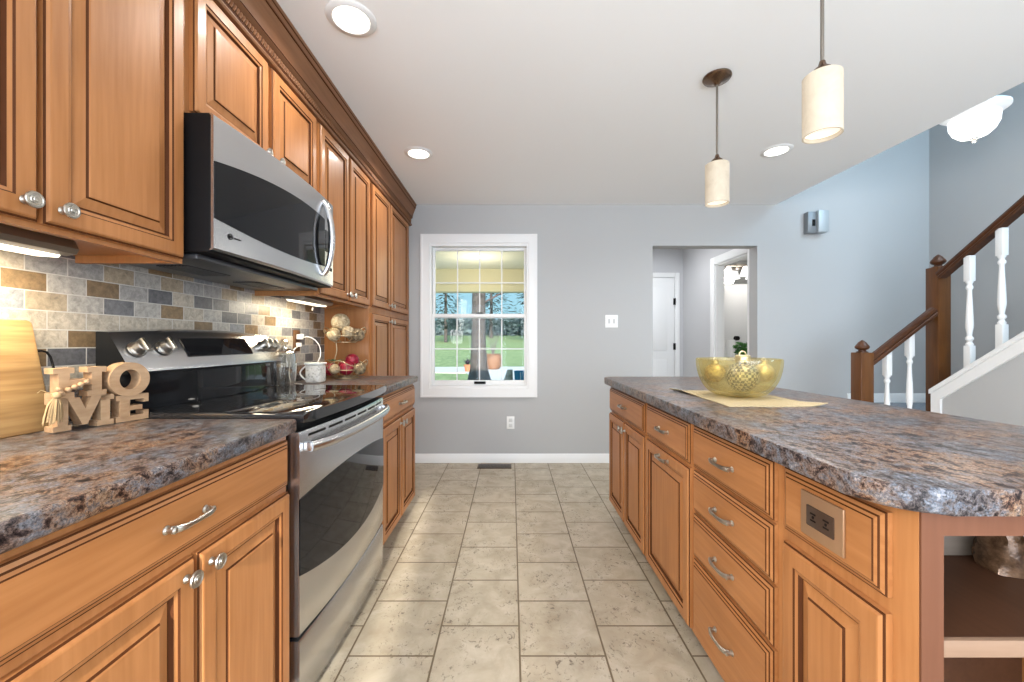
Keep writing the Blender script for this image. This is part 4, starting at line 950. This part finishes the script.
def baluster(label, x, y, z0, z1, grp):
    t = thing('baluster', label, 'baluster', (x, y, z0), grp); H = z1-z0; bm = B(); s = .0205
    lo, hi = .23*H, .78*H
    box(bm, x-s, x+s, y-s, y+s, z0, z0+lo, .002); part('square_end', bm, WHITE, t); bm = B(); box(bm, x-s, x+s, y-s, y+s, z0+hi, z1, .002); part('square_end', bm, WHITE, t)
    bm = B(); L = hi-lo
    pr = [(.019, 0), (.021, .012), (.014, .022), (.013, .03), (.021, .042), (.021, .055), (.013, .066), (.0145, .085)]
    pr = [(r, z) for r, z in pr] + [(.0205, .28*L), (.021, .33*L), (.018, .55*L), (.0125, L-.085), (.0125, L-.06), (.019, L-.048), (.019, L-.036), (.013, L-.026), (.014, L-.016), (.020, L-.006), (.020, L)]
    lathe(bm, pr, (x, y, z0+lo), seg=18); part('turned_shaft', bm, WHITE, t)
for k, lab in enumerate(('white turned baluster beside the taller newel post on the upper flight', 'second white turned baluster up the upper flight from the taller newel post', 'third white turned baluster up the upper flight')):
    y = 2.805-.185*k; baluster(lab, 3.18, y, kz(y)+.0125-.0, 1.632+.75*(2.996-y)-.038, 'balusters of the upper stair flight')
for x, z0, lab in ((2.84, .19, 'white baluster nearest the shorter newel post'), (3.01, .38, 'white baluster between the posts, just left of the taller newel')):
    baluster(lab, x, 3.055, z0, 1.012+(x-2.706)*.779-.034, 'balusters of the short lower flight')

# ------------------------------------------------------------------ outdoors
GZ = -.15
def gh(y): return GZ if y < 22 else GZ+.062*(y-22)
bm = B(); ysg = [3.95, 12, 22, 26, 32, 40, 50, 60, 75]; xs = [-40+10*k for k in range(9)]
V = [[bm.verts.new((x, y, gh(y))) for x in xs] for y in ysg]
for A_, B_ in zip(V, V[1:]):
    for j in range(8): bm.faces.new((A_[j], A_[j+1], B_[j+1], B_[j]))
o = struct('lawn', bm, GRASS)
bm = B(); box(bm, -6, .85, 3.96, 9.0, GZ, GZ+.03); prism(bm, [(-8, 17.5), (-1.9, 16.8), (-.9, 13.2), (6, 11.0), (8, 21.5), (-8, 20.5)], lambda u_, v_, z: (u_, v_, z), GZ, GZ+.03); struct('patio', bm, CONCRETE, smooth=False)
bm = B(); box(bm, -5, .85, 3.955, 6.5, 2.28, 2.36); struct('ceiling_porch', bm, PORCHC)
bm = B(); box(bm, -5, .85, 6.3, 6.5, 1.93, 2.28); box(bm, -5, .85, 6.28, 6.3, 2.04, 2.065); struct('trim_porch_beam', bm, PORCH, smooth=False)
t = thing('porch_light', 'small round light on the porch ceiling outside the window', 'ceiling light', (-.45, 5.4, 2.28)); bm = B(); lathe(bm, [(0, -.012), (.05, -.012), (.07, -.0005)], (-.45, 5.4, 2.28), seg=20); part('lens', bm, LENS, t)
light('porch_glow', 'POINT', (-.45, 5.4, 2.0), 20, (1, .90, .70), radius=.35, parent=t)
def tube_branch(bm, p, d, L, r, depth):
    pts = [p]; rad = [r]
    for k in range(4):
        d = (d+Vector((random.gauss(0, .12), random.gauss(0, .12), random.gauss(.02, .1)))).normalized(); pts.append(pts[-1]+d*L/4); rad.append(r*(1-.2*(k+1)))
    tube(bm, pts, rad, 6 if depth else 10)
    if depth > 0:
        for k in range(4):
            q = pts[1+k % 4]; a = random.uniform(0, 2*PI); dd = (d*.5+Vector((math.cos(a), math.sin(a), random.uniform(.0, .5)))).normalized(); tube_branch(bm, q, dd, L*.6, rad[2]*.5, depth-1)
t = thing('tree', 'large bare tree with a thick grey trunk standing in front of the lawn', 'tree', (-1.0, 12.6, GZ))
bm = B(); tx, ty = -1.0, 12.6
tube(bm, [(tx, ty, GZ-.05), (tx-.01, ty, GZ+.15), (tx-.02, ty, GZ+.5), (tx-.03, ty, 1.2), (tx-.02, ty, 2.5), (tx+.02, ty, 4.0), (tx, ty, 6)], [.46, .36, .27, .225, .21, .205, .17], 14); part('trunk', bm, BARK, t)
bm = B()
for k in range(7): 
    a = k*.9; tube_branch(bm, Vector((tx, ty, 2.3+.4*k)), Vector((math.cos(a), math.sin(a)*.5, .5)), 2.6, .035, 2)
part('branches', bm, TWIG, t)
def conifer(label, x, y, h, R, seed, lo=.12, m=LEAF, n=1500):
    random.seed(seed); z0 = gh(y); t = thing('tree', label, 'tree', (x, y, z0), 'trees beyond the lawn')
    bm = B(); tube(bm, [(x, y, z0-.1), (x, y, z0+h*.95)], [R*.07, .03], 8); part('trunk', bm, BARK, t)
    bm = B()
    for k in range(n):
        f = lo+(1-lo)*random.random()**1.2; a = random.uniform(0, 2*PI); lim = R*(1-f)**.75; r = lim*math.sqrt(random.random()); s = R*.11*random.uniform(.5, 1.3)
        p = Vector((x+r*math.cos(a), y+r*math.sin(a), z0+h*f-.12*r)); d = Vector((math.cos(a), math.sin(a), random.uniform(-.45, .1)))*s; e = Vector((-math.sin(a), math.cos(a), random.uniform(-.3, .3)))*s*.35
        bm.faces.new([bm.verts.new(q) for q in (p-d, p+e, p+d, p-e)])
    part('foliage', bm, m, t, smooth=False)
for i, (x, y, h, R, lab) in enumerate(((-12, 46, 15, 4.2, 'dark evergreen at the far left beyond the lawn'), (-7.0, 43, 13, 3.4, 'evergreen left of the bare trunk beyond the lawn'), (-2.6, 52, 16, 4.4, 'evergreen behind the bare trunk beyond the lawn'), (2.4, 45, 14, 3.6, 'evergreen at the right beyond the lawn'), (8.2, 51, 15, 4.2, 'evergreen at the far right beyond the lawn'))):
    conifer(lab, x, y, h, R*.8, 20+i)
random.seed(99)
bm = B()
for k in range(2600):
    p = Vector((random.uniform(-16, 9), random.uniform(58.5, 61), 0)); p.z = gh(p.y)+random.uniform(0, 2.4); s = random.uniform(.25, .6); a = random.uniform(0, PI)
    d = Vector((math.cos(a), math.sin(a), random.uniform(-.4, .4)))*s; e = Vector((0, 0, 1))*s*.5; bm.faces.new([bm.verts.new(q) for q in (p-d, p+e, p+d, p-e)])
stuff('hedge', bm, HEDGE, 'dark hedge of shrubs along the far side of the lawn', 'hedge')
t = thing('planter', 'round brown planter with thin stems on the patio behind the trunk', 'planter', (-.2, 20, GZ+.03))
pz = GZ+.03; bm = B(); px_, py_ = (493-511.5)/F*19, 19.0
lathe(bm, [(.26, 0), (.36, .10), (.41, .38), (.38, .62), (.33, .72), (.28, .72), (.28, .6)], (px_, py_, pz), seg=20); part('pot', bm, TERRA, t)
bm = B()
for k in range(9): tube(bm, [(px_, py_, pz+.6), (px_+.12*math.cos(k), py_+.12*math.sin(k), pz+1.1), (px_+.3*math.cos(k), py_+.3*math.sin(k), pz+1.7)], [.015, .01, .004], 5)
part('stems', bm, TWIG, t)
t = thing('flower_pot', 'terracotta pot with a dark spiky plant on the patio left of the trunk', 'plant', (-1.9, 18, pz))
qx, qy = (468-511.5)/F*17.5, 17.5; bm = B(); lathe(bm, [(.12, 0), (.17, .25), (.19, .25), (.19, .3), (.15, .3)], (qx, qy, pz), seg=16); part('pot', bm, mat('terracotta', (.5, .2, .1), .8), t)
bm = B()
for k in range(40):
    a = random.uniform(0, 2*PI); d = Vector((math.cos(a), math.sin(a), random.uniform(.3, 1.6))).normalized()*random.uniform(.25, .45); p = Vector((qx, qy, pz+.28)); e = d.cross(Vector((0, 0, 1))).normalized()*.03
    bm.faces.new([bm.verts.new(q) for q in (p-e, p+e, p+d)])
part('leaves', bm, mat('dark_leaf', (.04, .03, .05), .6), t)
bx, by = (519.5-511.5)/F*11.2, 11.2; GZ2 = GZ
t = thing('bucket', 'blue bucket with a white stripe beside the patio', 'bucket', (bx, by, GZ)); bm = B(); lathe(bm, [(.12, 0), (.15, .5), (.135, .5), (.115, .03), (0, .03)], (bx, by, GZ+.001), seg=18); part('body', bm, mat('blue_plastic', (.01, .16, .30), .4), t)
bm = B(); sheet(bm, [[(bx+.02+.012*k, by-.152+.02*(z/.5)*-.0-(z*.04), GZ+z) for k in range(2)] for z in (.06, .46)], (0, .03, 0)); part('stripe', bm, WHITEPL, t)
sx_, sy_ = (507-511.5)/F*11.2, 11.3
bm = B(); rows = [[(sx_+.17*math.cos(a)*(1-z*.8)+z*.12, sy_+.15*math.sin(a)*(1-z*.6), GZ+.001+z*.75) for a in [2*PI*j/14 for j in range(14)]] for z in (0, .2, .45, .7)]
vs = [[bm.verts.new(p) for p in r] for r in rows]
for A_, B_ in zip(vs, vs[1:]):
    for j in range(14): bm.faces.new((A_[j], A_[(j+1) % 14], B_[(j+1) % 14], B_[j]))
bm.faces.new(vs[0][::-1]); bm.faces.new(vs[-1]); o = obj('garden_sack', bm, speckle('tan_sack', (.28, .22, .16), (.5, .42, .33), 12)); tag(o, 'slumped tan sack beside the blue bucket outside', 'sack')
